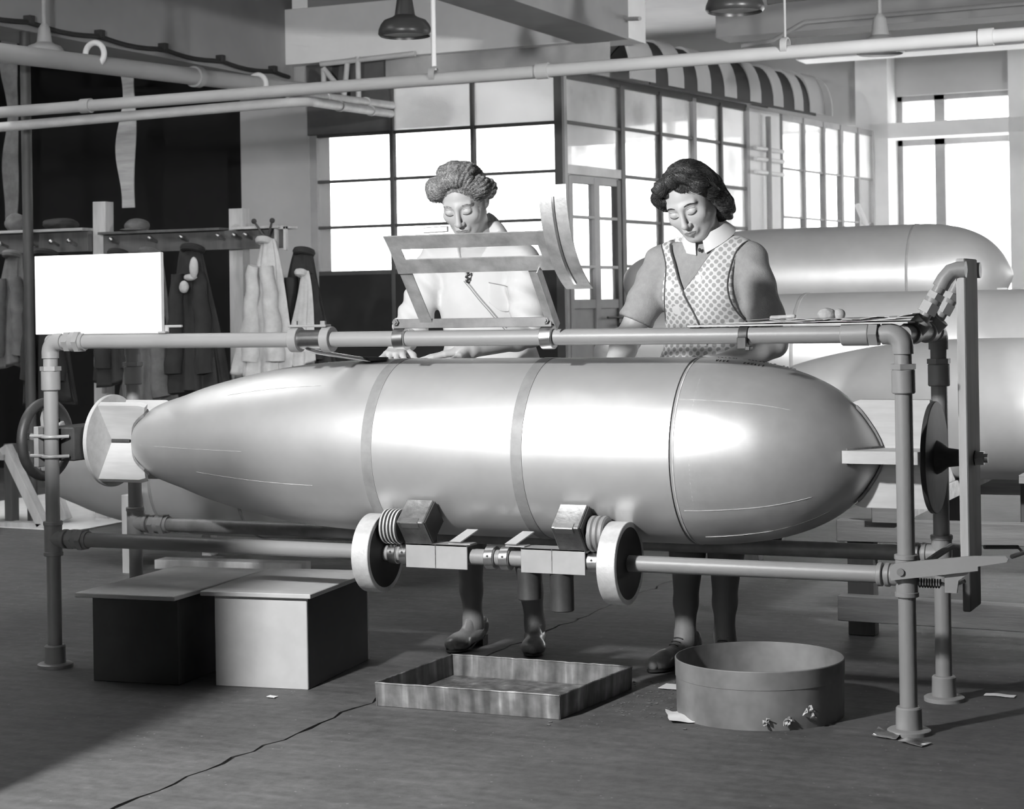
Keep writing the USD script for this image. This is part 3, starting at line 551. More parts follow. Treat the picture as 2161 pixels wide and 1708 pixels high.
# ---------------------------------------------------------------- weights, roller units and collars on the lower front pipe
for i, (a0, a1) in enumerate(((-2.702, -2.648), (-1.940, -1.886))):
    w = thing("disc_weight", ["round grey counterweight disc on the lower pipe, left of the two rollers", "round grey counterweight disc on the lower pipe, right of the two rollers"][i], "weight", ((a0 + a1) / 2, BF, .296))
    part(w, "rim", ring((a0, BF, LOW), (a1, BF, LOW), .1145, .100, 64), "weight_rim"); part(w, "web", ring((a0 + .001, BF, LOW), (a1 - .001, BF, LOW), .1005, .0229, 64, .0005), "weight_face")
for i, (a, w, r) in enumerate(((-2.618, .026, .031), (-2.580, .024, .031), (-2.305, .028, .034), (-2.258, .028, .034), (-1.988, .032, .030))):
    c = thing("shaft_collar", ["bright collar just right of the left weight", "bright collar with a set screw against the left bracket", "bright collar at the right end of the left bracket", "bright collar at the left end of the right bracket", "bright collar between the right bracket and the right weight"][i], "collar", (a, BF, LOW - r))
    part(c, "band", ring((a - w / 2, BF, LOW), (a + w / 2, BF, LOW), r, .0229), "steel"); part(c, "set_screw", cyl((a, BF - r + .004, LOW + .008), (a, BF - r - .0015, LOW + .008), .003, k=10), "iron_dark")
def roller_unit(i, a0, a1, box0, box1, rol0, rol1, tab, label):
    u = thing("roller_unit", label, "roller", ((a0 + a1) / 2, BF, .375))
    part(u, "bracket", cat(box(a0, a1, BF - .034, BF - .029, .376, .446, .001), box(a0, a1, BF - .034, BF + .034, .4405, .446, .001), box(a0, a0 + .005, BF - .03, BF + .03, .39, .444, .001)), "bracket")
    part(u, "bracket_seam", box((a0 + a1) / 2 - .004, (a0 + a1) / 2 - .001, BF - .0346, BF - .033, .378, .444, .0002), "steel_worn")
    part(u, "tab", cat(box(tab[0], tab[1], BF - .03, BF + .012, .446, .45, .001), prism([(0, 0), (.035, 0), (.075, .05), (.04, .05)], (tab[0] + (.0 if i else .005), BF - .03, .452), X, (0, .75, .66), .004)), "bracket")
    T = trimesh.transformations.rotation_matrix(math.radians(39.5), (1, 0, 0), (0, 4.868, .507))
    b_ = box(box0, box1, 4.868 - .046, 4.868 + .046, .507 - .046, .507 + .046, .003); b_.apply_transform(T); k = part(u, "housing", b_, "steel_worn", 20)
    w = box1 - box0
    p_ = box(box0 + w * .15, box1 - w * .2, 4.868 - .05, 4.868 - .045, .507 + .026, .507 + .0465, .001); p_.apply_transform(T); q_ = box(box0 + w * .15, box1 - w * .2, 4.868 - .048, 4.868 - .03, .507 + .0455, .507 + .048, .0005); q_.apply_transform(T)
    part(k, "name_plate", cat(p_, q_), "steel")
    e_ = box(box1 - .001, box1 + .004, 4.868 - .04, 4.868 + .046, .507 - .042, .507 + .04, .001); e_.apply_transform(T); part(k, "side_cover", e_, "iron_dark")
    part(k, "foot", box(box0 + .01, box1 - .01, BF - .02, BF + .02, .444, .475), "iron_dark")
    c = A([0, 4.884, .490]); n = 5 if i == 0 else 3; pr = [(0, .018), (0, .047)]
    for j in range(n): pr += [((j + .2) * (rol1 - rol0) / n, .050), ((j + .75) * (rol1 - rol0) / n, .050), ((j + 1) * (rol1 - rol0) / n, .0455)]
    part(u, "roller", lathe(pr + [(rol1 - rol0, .018)], c + X * rol0, X, 48, True), "rubber" if i == 0 else "tape", 30); part(u, "axle", cyl(c + X * (rol0 - .006), c + X * box1, .0178), "iron_dark")
    if i == 0: 
        for j in range(n): part(u, "tyre_ring", torus(c + X * (rol0 + (j + .47) * (rol1 - rol0) / n), X, .0475, .0035, 48, 8), "weight_rim")
    return u
roller_unit(0, -2.565, -2.368, -2.566, -2.480, -2.642, -2.585, (-2.43, -2.36), "left roller unit with a ribbed roller and a tilted metal housing under the tank")
roller_unit(1, -2.200, -2.005, -2.084, -2.000, -1.993, -1.944, (-2.25, -2.19), "right roller unit with a tape-wound roller and a tilted metal housing under the tank")
solo("counterweight", cat(cyl((-2.09, BF, .268), (-2.09, BF, .376), .0335, c=.003), cyl((-2.09, BF, .37), (-2.09, BF, .40), .012)), "iron_dark", "dark cylinder hanging under the right bracket, right one", "counterweight")
solo("counterweight", cat(cyl((-2.19, BF + .0, .296), (-2.19, BF + .0, .385), .034, c=.003), cyl((-2.19, BF, .37), (-2.19, BF, .40), .012)), "iron_dark", "dark cylinder hanging between the two brackets, left one", "counterweight")

# ---------------------------------------------------------------- hinged template and guide on the top pipe
tm = thing("curved_template", "hinged sheet-metal template with a curved band, swung up above the top pipe", "template", (-2.34, BF, 1.06))
for a in (-2.585, -2.118): part(tm, "hinge_ring", ring((a - .018, BF, TOP), (a + .018, BF, TOP), .0335, .0232), "steel")
part(tm, "base_angle", cat(box(-2.60, -2.10, BF - .022, BF + .02, 1.067, 1.071, .001), box(-2.60, -2.10, BF - .022, BF - .018, 1.069, 1.094, .001)), "angle_dark")
for a in (-2.59, -2.115): part(tm, "hinge_bolt", cat(hexnut((a, BF - .03, 1.085), (a, BF - .016, 1.085), .010), cyl((a, BF - .034, 1.085), (a, BF + .01, 1.085), .005)), "angle_dark", 20)
# plane of the raised frame: from the pipe upward and toward the camera
lo_, dirv = A([0, BF - .012, 1.075]), A([0, -.155, .175]); L2 = np.linalg.norm(dirv); dv = dirv / L2
def on_t(a, t, off=0): return A([a, 0, 0]) + lo_ + dv * t + off * np.cross(X, dv)
for a0_, a1_ in ((-2.493, -2.491), (-2.098, -2.093)):
    part(tm, "arm", cat(bar(on_t(a0_, 0), on_t(a1_, .215), .040, .004, up=np.cross(X, dv)), bar(on_t(a0_ - .019, 0, -.014), on_t(a1_ - .019, .215, -.014), .004, .03, up=np.cross(X, dv)) if a0_ < -2.4 else bar(on_t(a0_ + .019, 0, .014), on_t(a1_ + .019, .215, .014), .004, .03, up=np.cross(X, dv))), "template_steel")
q1 = Polygon([(-2.512, .203), (-2.015, .203), (-2.015, .342), (-2.508, .342)]).difference(Polygon([(-2.474, .251), (-2.055, .251), (-2.055, .291), (-2.474, .291)]))
# slightly cylindrical plate (it fits the tank when swung down): bend it along t
def bent(poly, th=.004):
    m = trimesh.creation.extrude_polygon(poly, th); m = m.subdivide_to_size(.03); v = m.vertices.copy()
    t = v[:, 1]; off = v[:, 2] + .9 * (t - .26) ** 2
    m.vertices = A([on_t(a, tt, o_) for a, tt, o_ in zip(v[:, 0], t, off)]); return m
part(tm, "window_plate", bent(q1), "template_steel", 25)
# the curved band: an arc about a line along x
g = []
C0, RB = A([0, 4.612 + .30, 1.446]), .30
for th in np.linspace(180, 246, 40):
    t_ = math.radians(th); g.append([(a, C0[1] + RB * math.cos(t_), C0[2] + RB * math.sin(t_)) for a in np.linspace(-2.018, -1.939, 5)])
part(tm, "curved_band", sheet(g, .004), "template_steel", 60)
g2 = [[(a, C0[1] + (RB + .0035) * math.cos(math.radians(th)), C0[2] + (RB + .0035) * math.sin(math.radians(th))) for a in (-1.982, -1.975)] for th in np.linspace(186, 240, 30)]
part(tm, "scribe_slot", sheet(g2, .003), "steel", 60)
part(tm, "stop_bar", bar((-2.389, 4.662, 1.339), (-2.313, 4.662, 1.341), .008, .016), "template_steel")
gd = thing("tape_guide", "bright sleeve with two collars and a slanting guide blade on the top pipe", "guide", (-2.88, BF, 1.0))
part(gd, "sleeve", ring((-2.945, BF, TOP), (-2.83, BF, TOP), .0285, .0232), "steel")
for a in (-2.955, -2.845): part(gd, "collar", ring((a, BF, TOP), (a + .03, BF, TOP), .038, .0232), "pipe_paint")
part(gd, "clamp_plate", box(-2.958, -2.828, BF - .02, BF + .016, 1.0735, 1.0815), "pipe_paint")
for a in (-2.942, -2.845): part(gd, "bolt", cat(hexnut((a, BF - .004, 1.0815), (a, BF - .004, 1.092), .009), cyl((a, BF - .004, 1.07), (a, BF - .004, 1.083), .006)), "pipe_paint", 20)
bl = [[A([-2.93 + .14 * t, BF + .01 + .155 * t, 1.008 - .042 * t ** .8]) + s * A([.035 * (1 - .45 * t), -.028 * (1 - .4 * t), 0]) + A([0, 0, .01 * (1 - s * s)]) for s in (-1, -.5, 0, .5, 1)] for t in np.linspace(0, 1, 10)]
part(gd, "blade", sheet(bl, .003), "steel", 60); part(gd, "shoe", bar((-2.80, 5.05, .974), (-2.73, 5.075, .972), .035, .012), "rubber")
solo("white_board", box(-3.905, -3.42, BF - .006, BF + .012, 1.0605, 1.312, .002), "board_white", "plain white board standing on the left end of the top pipe", "board", base=(-3.66, BF, 1.0605))
kp = thing("spring_clip", "small grey spring clip at the lower right corner of the white board", "clip", (-3.40, BF, 1.07)); part(kp, "jaw", cat(box(-3.432, -3.405, BF - .010, BF + .016, 1.0605, 1.067), box(-3.43, -3.36, BF + .0135, BF + .024, 1.078, 1.086), box(-3.432, -3.408, BF + .0125, BF + .02, 1.0625, 1.084)), "frame_grey")

# ---------------------------------------------------------------- papers and oddments on the right end of the top pipes
def ragged(x0, x1, y0, y1, zf, n=24, k=8, th=.0015, rag=.012):
    g = [[(x0 + (x1 - x0) * i / (n - 1) + rag * rng.uniform(-1, 1) * (i in (0, n - 1)), y0 + (y1 - y0) * j / (k - 1) + rag * rng.uniform(-1, 1) * (j in (0, k - 1)), 0) for j in range(k)] for i in range(n)]
    g = A(g); g[..., 2] = zf(g[..., 0], g[..., 1]); return sheet(g, th)
solo("card_sheet", ragged(-1.70, -1.10, 4.872, 5.27, lambda x, y: 1.0635 + .003 * (x + 1.70) / .6, th=.004, rag=.004), "paper_old", "stiff card lying along the right end of the top pipe", "card")
solo("paper_sheet", ragged(-1.60, -1.145, 4.90, 5.28, lambda x, y: 1.0685 + .0035 * (x + 1.70) / .6 + .0015 * np.sin(x * 23 + y * 9) ** 2 + .012 * np.clip((x + 1.22) / .16, 0, 1) ** 1.5), "paper", "crumpled white paper curling up at the slanting pipes", "paper")
solo("paper_sheet", ragged(-1.47, -1.09, 4.92, 5.2, lambda x, y: 1.0755 + .004 * np.sin(x * 31 + 1) ** 2 + .010 * np.clip((x + 1.25) / .16, 0, 1) ** 1.3), "paper_old", "upper wrinkled brown-edged paper on top of the white one", "paper")
def blob(c, r, seed, amp=.25, sub=3):
    m = trimesh.creation.icosphere(sub, 1.0); n = meshkit.fbm(m.vertices * 1.7 + seed, 3, seed); m.vertices = m.vertices * (1 + amp * n[:, None]) * A(r) + A(c); return m
solo("clay_lump", cat(blob((-1.345, 4.99, 1.0905), (.022, .018, .015), 3), blob((-1.313, 5.0, 1.0895), (.016, .015, .0145), 5, .12)), "clay", "rounded lump of filler resting on the papers", "lump")
kn = thing("filling_knife", "flat knife with a worn wooden handle lying on the papers", "knife", (-1.5, 4.98, 1.075)); part(kn, "handle", bar((-1.50, 4.985, 1.083), (-1.43, 4.99, 1.086), .018, .010, c=.004), "clay"); part(kn, "blade", bar((-1.565, 4.975, 1.0775), (-1.495, 4.985, 1.080), .022, .0015, c=.0003), "steel_worn")

# ---------------------------------------------------------------- crates, tray, basin and scraps on the floor
def rot(m, deg, c): m.apply_transform(trimesh.transformations.rotation_matrix(math.radians(deg), (0, 0, 1), (*c, 0))); return m
def crate(c, x0, x1, y1, h, lid, lidm, bodym, deg, label, th=.012, sidem=None):
    t = thing("crate", label, "crate", (*c, 0)); x, y = c
    for nm, b in (("front_board", (x0, x1, 0, th)), ("back_board", (x0, x1, y1 - th, y1)), ("side_board", (x0, x0 + th, th, y1 - th)), ("side_board", (x1 - th, x1, th, y1 - th))):
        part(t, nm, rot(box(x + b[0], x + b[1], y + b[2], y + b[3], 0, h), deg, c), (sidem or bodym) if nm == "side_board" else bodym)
    part(t, "lid", rot(box(x + lid[0], x + lid[1], y + lid[2], y + lid[3], h, h + .014), deg + lid[4], c), lidm)
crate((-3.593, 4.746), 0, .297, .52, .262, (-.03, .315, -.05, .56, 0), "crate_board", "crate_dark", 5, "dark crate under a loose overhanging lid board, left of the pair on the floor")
crate((-3.189, 4.806), 0, .300, .50, .272, (-.04, .318, -.015, .50, 0), "crate_pale", "crate_pale", 7.5, "pale plywood crate with shade painted into its sides, right of the dark crate", sidem="crate_side_shade")
solo("bright_floor_patch", sheet([[(x, y, .004 + .002 * math.sin(7 * x + 3 * y)) for y in np.linspace(8.0, 9.6, 9)] for x in np.linspace(-7.6, -6.15, 9)], .002), "paper", "white sheet added for the brightly lit floor at the far left", "sheet")  # pale sheet stands in for a strongly lit patch of floor
solo("floor_plank", bar((-4.9, 6.96, .022), (-4.2, 7.04, .022), .1, .04), "wood_pale", "pale plank lying on the floor behind the crates", "plank")
tr = thing("drip_tray", "square metal drip tray streaked with dried paint on the floor under the tank", "tray", (-2.3, 4.95, 0))
TC = [A([-2.594, 4.717]), A([-2.032, 4.728]), A([-1.995, 5.18]), A([-2.582, 5.182])]; cc = sum(TC) / 4
part(tr, "bottom", prism([c_ + (cc - c_) * .012 for c_ in TC], (0, 0, .002), X, Y, .003), "tray_drips")
for k in range(4):
    p, q = TC[k], TC[(k + 1) % 4]; d = (q - p) / np.linalg.norm(q - p); w = A([-d[1], d[0]])
    n_ = 28; g = [[(*(p + (q - p) * i / (n_ - 1) + w * (.004 * (1 - z / .066))), max(.001, z + (rng.uniform(-.0012, .0012) if z > .06 else 0))) for z in (0.001, .02, .04, .062, .066)] for i in range(n_)]
    part(tr, "side", sheet(g, .003), "tray_drips", 30); part(tr, "rim", tube([(*(p + (q - p) * i / 30), .066 + rng.uniform(-.001, .001)) for i in range(31)], .0028, 8), "tray_drips")
bs = thing("basin", "round metal basin standing on the floor in front of the right-hand woman", "basin", (-1.553, 5.0, 0))
BC = A([-1.553, 5.005, 0]); br = .2275
part(bs, "wall", lathe([(.0, br - .004), (.0, br), (.105, br + .0015), (.106, br + .003), (.153, br + .0035), (.155, br + .002), (.155, br), (.108, br - .001), (.004, br - .004)], BC, k=96, closed=True), "basin_metal", 30)
part(bs, "floor_plate", cyl(BC + A([0, 0, .002]), BC + A([0, 0, .006]), br - .003, k=96), "basin_metal")
def flake(ang, z, s): 
    u = A([math.cos(ang), math.sin(ang), 0]); t_ = A([-u[1], u[0], 0]); c = BC + u * (br + .003) + A([0, 0, z])
    return sheet([[c + t_ * (x + .4 * y * math.sin(ang * 31)) * s + Z * (y + .5 * x * math.cos(ang * 17)) * s + u * (.007 * (1 + math.sin(150 * x + 190 * y + ang * 7)) ) for y in (-.012, 0, .014)] for x in (-.01, -.003, .004, .012)], .0015)
part(bs, "torn_paper", cat(*[flake(a, z, s) for a, z, s in ((-1.22, .022, .5), (-1.19, .03, .4), (-.98, .022, .7), (-.95, .03, .5), (-.75, .045, .5), (-.68, .052, .6), (-.66, .035, .6))]), "debris", 30, label="bits of torn paper stuck to the side")
def crumple(x0, x1, y0, y1, amp, seed, n=14, th=.0012, deg=0):
    g = A([[(x0 + (x1 - x0) * i / (n - 1), y0 + (y1 - y0) * j / (n - 1), 0) for j in range(n)] for i in range(n)]); nz = meshkit.fbm(g.reshape(-1, 3) * 14 + seed, 3, seed).reshape(n, n)
    g[..., 2] = .003 + amp * (nz - nz.min()); g[..., 0] += .012 * nz; g[..., 1] += .012 * np.roll(nz, 3, 1); return rot(sheet(g, th), deg, ((x0 + x1) / 2, (y0 + y1) / 2))
solo("paper_scrap", crumple(-1.775, -1.635, 4.80, 4.93, .022, 4, deg=25), "paper", "torn sheet of white paper on the floor at the front of the basin", "paper")
solo("paper_scrap", crumple(-1.93, -1.81, 5.20, 5.27, .004, 9), "paper", "flat white paper strip under the shoe beside the basin", "paper")
solo("paper_scrap", crumple(-2.955, -2.925, 4.70, 4.722, .006, 11), "paper", "tiny white scrap on the floor before the pale crate", "paper")
solo("paper_scrap", crumple(-1.03, -.945, 5.42, 5.45, .004, 12), "paper", "thin white scrap on the floor right of the rear right post", "paper")
solo("paper_scrap", crumple(-1.362, -1.335, 4.955, 4.985, .003, 14), "paper", "small pale scrap on the floor between the basin and the front right post", "paper")
fs = thing("foil_scrap", "crumpled shiny foil scrap on the floor by the front right post foot", "foil", (-1.12, 4.8, 0)); part(fs, "sheet", crumple(-1.20, -1.135, 4.80, 4.85, .03, 21), "chrome_scrap"); part(fs, "tail", crumple(-1.125, -1.05, 4.755, 4.80, .012, 23, deg=-20), "chrome_scrap")
g_ = []
for k in range(420):
    x, y = nrng.normal(-1.93, .16), nrng.normal(5.02, .13)
    if math.hypot(x + 1.553, y - 5.005) < .24 or (-2.62 < x < -1.97 and y < 5.22 and y > 4.7): continue
    s = abs(nrng.normal(.0013, .0007)) + .0006; g_.append(blob((x, y, s * .4), (s * 1.6, s, s * .6), k % 17, .3, 0))
solo("sawdust", cat(*g_), "sawdust", "sweepings of dust and chips on the floor between the tray and the basin", "dust", kind="stuff")
shv = []
for k in range(70):
    x, y = nrng.normal(-2.40, .09), nrng.normal(5.36, .05); a = nrng.uniform(0, 6.28)
    shv.append(tube([(x + .006 * t * math.cos(a + t * .5), y + .006 * t * math.sin(a + t * .5), .002 + .001 * abs(math.sin(t))) for t in range(6)], .0007, 4))
solo("shavings", cat(*shv), "debris", "thin curled shavings on the floor behind the drip tray", "shavings", kind="stuff")

# ---------------------------------------------------------------- trestles
def trestle(name, label, beams, legs, m="wood_mid"):
    a = A([b[0] for b in beams]).mean(0); t = thing(name, label, "trestle", (a[0], a[1], 0))
    for p0, p1, w, h in beams: part(t, "beam", bar(p0, p1, w, h), m)
    for p0, p1, w, h in legs: part(t, "leg", bar(p0, p1, w, h, up=(0, 1, 0)), "wood_dark" if m == "wood_mid" else m)
    return t
trestle("trestle", "low timber trestle under the silver tank at the right edge", [((-1.655, 6.25, .358), (.4, 6.25, .372), .06, .072), ((-1.655, 6.25, .098), (.4, 6.25, .080), .06, .084), ((-1.05, 6.30, .545), (.4, 6.30, .545), .22, .028), ((-1.655, 7.9, .358), (.4, 7.9, .37), .06, .07), ((-1.48, 6.2, .42), (-1.48, 7.95, .42), .1, .06), ((-.2, 6.2, .44), (-.2, 7.95, .44), .1, .06)],
        [((-1.59, 6.31, 0), (-1.59, 6.31, .33), .09, .06), ((-.3, 6.31, 0), (-.3, 6.31, .53), .09, .06), ((-1.59, 7.85, 0), (-1.59, 7.85, .33), .09, .06), ((-.3, 7.85, 0), (-.3, 7.85, .33), .09, .06), ((-.98, 6.31, .39), (-.98, 6.31, .53), .16, .06)])
solo("cradle_block", prism([(-.26, 0), (.26, 0), (.26, .10)] + [(.255 * math.cos(t), .255 - .245 * math.sin(t)) for t in np.linspace(.75, math.pi - .75, 14)] + [(-.26, .10)], (-1.52, 7.2, .452), (0, 1, 0), (0, 0, 1), .08), "wood_mid", "shaped wooden cradle block under the right-edge tank", "cradle")
trestle("trestle", "tall timber rack carrying the two tanks behind the dark-haired woman", [((-2.7, 7.98, .60), (-.6, 7.98, .60), .3, .05), ((-3.3, 9.5, .955), (-1.35, 9.5, .955), .3, .05), ((-3.2, 9.3, .87), (-1.4, 9.3, .87), .06, .1), ((-2.6, 7.75, .5), (-.7, 7.75, .5), .06, .12)],
        [((-2.5, 7.98, 0), (-2.5, 7.98, .575), .08, .08), ((-.75, 7.98, 0), (-.75, 7.98, .575), .08, .08), ((-3.1, 9.5, 0), (-3.1, 9.5, .93), .08, .08), ((-1.44, 9.36, 0), (-1.44, 9.36, .93), .05, .05), ((-1.6, 9.25, .98), (-1.6, 9.25, 1.17), .035, .03)], "wood_pale")
solo("cradle_block", prism([(-.22, 0), (.22, 0), (.22, .2), (.15, .12), (0, .075), (-.15, .12), (-.22, .2)], (-1.66, 9.5, .98), (0, 1, 0), (0, 0, 1), .05), "wood_pale", "pale wooden cradle under the highest tank", "cradle")
trestle("trestle", "pale low trestle under the tank behind the left end of the frame", [((-4.95, 6.82, .19), (-4.95, 7.4, .19), .08, .06), ((-3.7, 6.82, .19), (-3.7, 7.4, .19), .08, .06)], [((-4.93, 6.80, 0), (-4.93, 6.80, .34), .05, .08), ((-4.93, 7.4, 0), (-4.93, 7.4, .25), .05, .06), ((-3.7, 6.8, 0), (-3.7, 6.8, .3), .05, .06), ((-3.7, 7.4, 0), (-3.7, 7.4, .3), .05, .06)], "wood_pale")
# braced timber stand, dark pole and a pale curved shell at the far left
st = thing("braced_stand", "braced timber stand at the left edge behind the handwheel", "stand", (-6.6, 8.1, 0))
part(st, "upright", box(-6.68, -6.63, 8.08, 8.14, 0, .44), "wood_dark"); part(st, "brace", bar((-6.64, 8.05, .43), (-6.40, 8.05, .02), .06, .05), "wood_pale"); part(st, "brace", bar((-6.60, 8.3, .36), (-6.44, 8.3, .02), .05, .04), "wood_pale"); part(st, "foot", box(-7.1, -6.35, 8.02, 8.12, 0, .03), "wood_pale"); part(st, "shelf", box(-7.1, -6.62, 8.0, 8.3, .36, .39), "wood_mid")
solo("pole", cyl((-6.63, 8.25, 0), (-6.63, 8.25, 2.66), .028), "frame_dark", "tall dark pole at the far left edge", "pole")
fbk = thing("end_board", "dark post at the far left edge under the pale shell", "post", (-6.85, 7.9, 0)); part(fbk, "post_board", box(-6.95, -6.76, 7.86, 7.92, 0.0, .40), "frame_grey"); part(fbk, "foot_block", box(-6.96, -6.72, 7.82, 7.96, 0, .05), "wood_dark")
solo("tank_half", sheet([[(-6.98 + .30 * math.sin(t) - .03, 7.8 + .26 * math.cos(t) * .5, z) for t in np.linspace(.2, 1.5, 10)] for z in np.linspace(.42, 1.75, 20)], .008), "board_white", "pale curved shell standing upright at the left edge", "shell")

# ---------------------------------------------------------------- coat rack and coats
cr = thing("coat_rack", "rough coat rack of two square posts, dark rails and pegs against the dark bay", "coat rack", (-6.0, 8.55, 0))
part(cr, "post", bar((-6.375, 8.55, 0), (-6.355, 8.55, 1.742), .085, .075, up=(0, 1, 0)), "wood_pale"); part(cr, "post", bar((-5.487, 8.55, 0), (-5.478, 8.55, 1.672), .085, .07, up=(0, 1, 0)), "wood_pale")
part(cr, "rail", box(-7.05, -6.40, 8.47, 8.51, 1.47, 1.58), "wood_dark"); part(cr, "rail", box(-6.30, -5.16, 8.47, 8.51, 1.455, 1.555), "wood_dark"); part(cr, "shelf", box(-7.05, -6.40, 8.42, 8.62, 1.582, 1.598), "wood_mid"); part(cr, "shelf", box(-5.45, -5.16, 8.42, 8.62, 1.556, 1.570), "wood_pale"); part(cr, "shelf", box(-6.3, -5.52, 8.42, 8.62, 1.556, 1.570), "wood_dark")
part(cr, "end_frame", cat(box(-5.20, -5.185, 8.445, 8.47, 1.44, 1.565), box(-5.185, -5.13, 8.445, 8.47, 1.55, 1.565), box(-5.145, -5.13, 8.445, 8.47, 1.44, 1.565)), "wood_pale")
for x in (-6.95, -6.75, -6.6, -6.48, -6.2, -5.95, -5.75, -5.52, -5.42, -5.35): part(cr, "peg", cat(cyl((x, 8.47, 1.51), (x, 8.41, 1.525), .009, k=12), blob((x, 8.408, 1.527), (.014,) * 3, 1, .02, 2)), "steel_worn")
hk = thing("antler_hook", "forked coat hook with two dark knobs above the pale coat", "hook", (-5.24, 8.44, 1.5))
for s in (-1, 1): part(hk, "prong", tube([(-5.235, 8.44, 1.50), (-5.235 + .02 * s, 8.42, 1.53), (-5.235 + .052 * s, 8.40, 1.588)], .006, 8), "frame_dark"); part(hk, "knob", blob((-5.235 + .055 * s, 8.398, 1.594), (.014,) * 3, 2, .02, 2), "ink")
def coat(x, y, ztop, zbot, w0, w1, d, m, label, seed, folds=7, sleeves=True):
    t = thing("coat", label, "coat", (x, y, zbot)); R = []; n, k = 40, 96; r2 = random.Random(seed); ph = r2.uniform(0, 6)
    for i in range(n):
        s = i / (n - 1); z = ztop + (zbot - ztop) * s; w = w0 + (w1 - w0) * s ** .8; fold = .05 + .30 * s ** .7
        row = []
        for j in range(k):
            th = 2 * math.pi * j / k; f_ = 1 + fold * (.6 * math.sin(folds * th + ph + 1.5 * s) + .4 * math.sin((folds * 2 - 3) * th + 2 * ph))
            row.append((x + .02 * math.sin(3 * s + ph) + w * math.cos(th) * f_, y + d * (.35 + .65 * s) * math.sin(th) * f_, z + .02 * math.sin(2 * th + ph) * s))
        R.append(row)
    part(t, "body", rings_mesh(R), m, 50)
    if sleeves:
        for sg in (-1, 1):
            P = [(x + sg * (w0 + .25 * w1 * q ** .7), y - d * .75 * (1 - .15 * q), ztop - .14 - (zbot - ztop) * -.68 * q) for q in np.linspace(0, 1, 12)]
            part(t, "sleeve", tube([A(p) + A([.006 * math.sin(i * 1.7 + seed), 0, 0]) for i, p in enumerate(P)], np.linspace(.035, .052, 12) * (1 + .03 * np.sin(np.arange(12) * 2.1)), 20), m, 50)
    part(t, "collar", torus((x, y - .01, ztop - .01), (0, .3, 1), w0 * .8, .02, 24, 8), m)
coat(-5.225, 8.40, 1.50, .78, .035, .155, .07, "cloth_pale", "long pale work coat hanging from the forked hook", 3)
coat(-5.06, 8.52, 1.44, .82, .05, .15, .07, "cloth_dark", "black coat hanging behind the pale coat by the pier", 5)
coat(-5.02, 8.42, 1.33, .85, .02, .075, .04, "cloth_pale", "narrow pale garment hanging right of the long pale coat", 8, 5, False)
coat(-5.68, 8.42, 1.47, .70, .06, .16, .08, "cloth_dark", "dark coat on the peg left of the right rack post", 6)
coat(-5.95, 8.41, 1.46, .52, .05, .17, .08, "cloth_mid", "long dull grey coat hanging between the two rack posts", 7)
coat(-6.15, 8.41, 1.46, .75, .05, .14, .07, "cloth_dark", "black coat hanging just right of the left rack post", 9)
coat(-6.62, 8.40, 1.47, .65, .06, .15, .08, "cloth_dark", "dark coat hanging left of the left rack post behind the board", 10)
coat(-6.86, 8.41, 1.47, .85, .05, .13, .07, "cloth_mid", "grey coat at the far left of the rack", 11)
cpn = thing("cap", "pale cloth cap lying on the dark shelf of the rack", "cap", (-6.11, 8.5, 1.57)); part(cpn, "crown", blob((-6.11, 8.52, 1.60), (.06, .07, .04), 4, .15), "cloth_mid"); part(cpn, "peak", blob((-6.10, 8.45, 1.578), (.06, .05, .008), 4, .1), "cloth_mid")
solo("bundle", blob((-6.62, 8.52, 1.625), (.09, .08, .032), 8, .3), "cloth_dark", "dark bundle lying on the left rack shelf", "bundle"); solo("bundle", blob((-6.93, 8.52, 1.64), (.05, .06, .05), 12, .3), "cloth_mid", "grey bundle at the far left end of the rack shelf", "bundle")
solo("glove", cat(blob((-5.60, 8.30, 1.36), (.022, .02, .05), 3, .2), blob((-5.63, 8.31, 1.31), (.035, .02, .016), 6, .2), blob((-5.67, 8.31, 1.26), (.024, .02, .03), 9, .2)), "cloth_pale", "pale rag tucked in the dark coat left of the right rack post", "rag")
# pale torn strips hanging in the dark bay
def strip(x, y, z0, z1, w, label, seed):
    g = [[(x + .012 * math.sin(5 * z + seed) + s * w * (1 + .25 * math.sin(9 * z + seed)), y + .012 * math.sin(11 * z + s), z) for s in (-.5, -.2, .1, .5)] for z in np.linspace(z0, z1, 48)]
    return solo("hanging_strip", sheet(g, .006), "cloth_mid" if seed == 2 else "wood_mid", label, "strip")
strip(-7.09, 9.8, 1.79, 3.6, .12, "pale torn strip hanging in the dark bay above the left rack post", 1)
strip(-8.0, 9.8, 1.75, 3.6, .11, "dull strip hanging in the dark bay at the far left", 2)
# the flood lamp's stand behind the picture's left edge, and an unseen cupboard added to cast shade on the crates
for L0, dd, lab in ((LAMP, _d, "photographer's flood lamp on a stand, left of the camera"), (LAMP2, _d2, "flood lamp added outside the picture on the right to brighten the back tanks")):
    fs_ = thing("flood_lamp", lab, "lamp", (L0[0], L0[1], 0)); k0 = L0 - dd * .16
    part(fs_, "reflector", lathe([(-.14, .03), (-.125, .10), (-.06, .15), (.0, .175), (.0, .18), (-.065, .157), (-.13, .106), (-.145, .03)], L0, dd, 48, True), "lamp_inside"); part(fs_, "pole", cyl((k0[0], k0[1], 0.02), (k0[0], k0[1], k0[2] - .02), .016), "frame_dark")
    for k in range(3): t = k * 2.094; part(fs_, "leg", cyl((k0[0], k0[1], .35), (k0[0] + .35 * math.cos(t), k0[1] + .35 * math.sin(t), .01), .01, k=12), "frame_dark")
tc_ = thing("added_cupboard", "cupboard added out of view to cast the shadow over the crates", "cupboard", (-3.3, 3.08, 0))
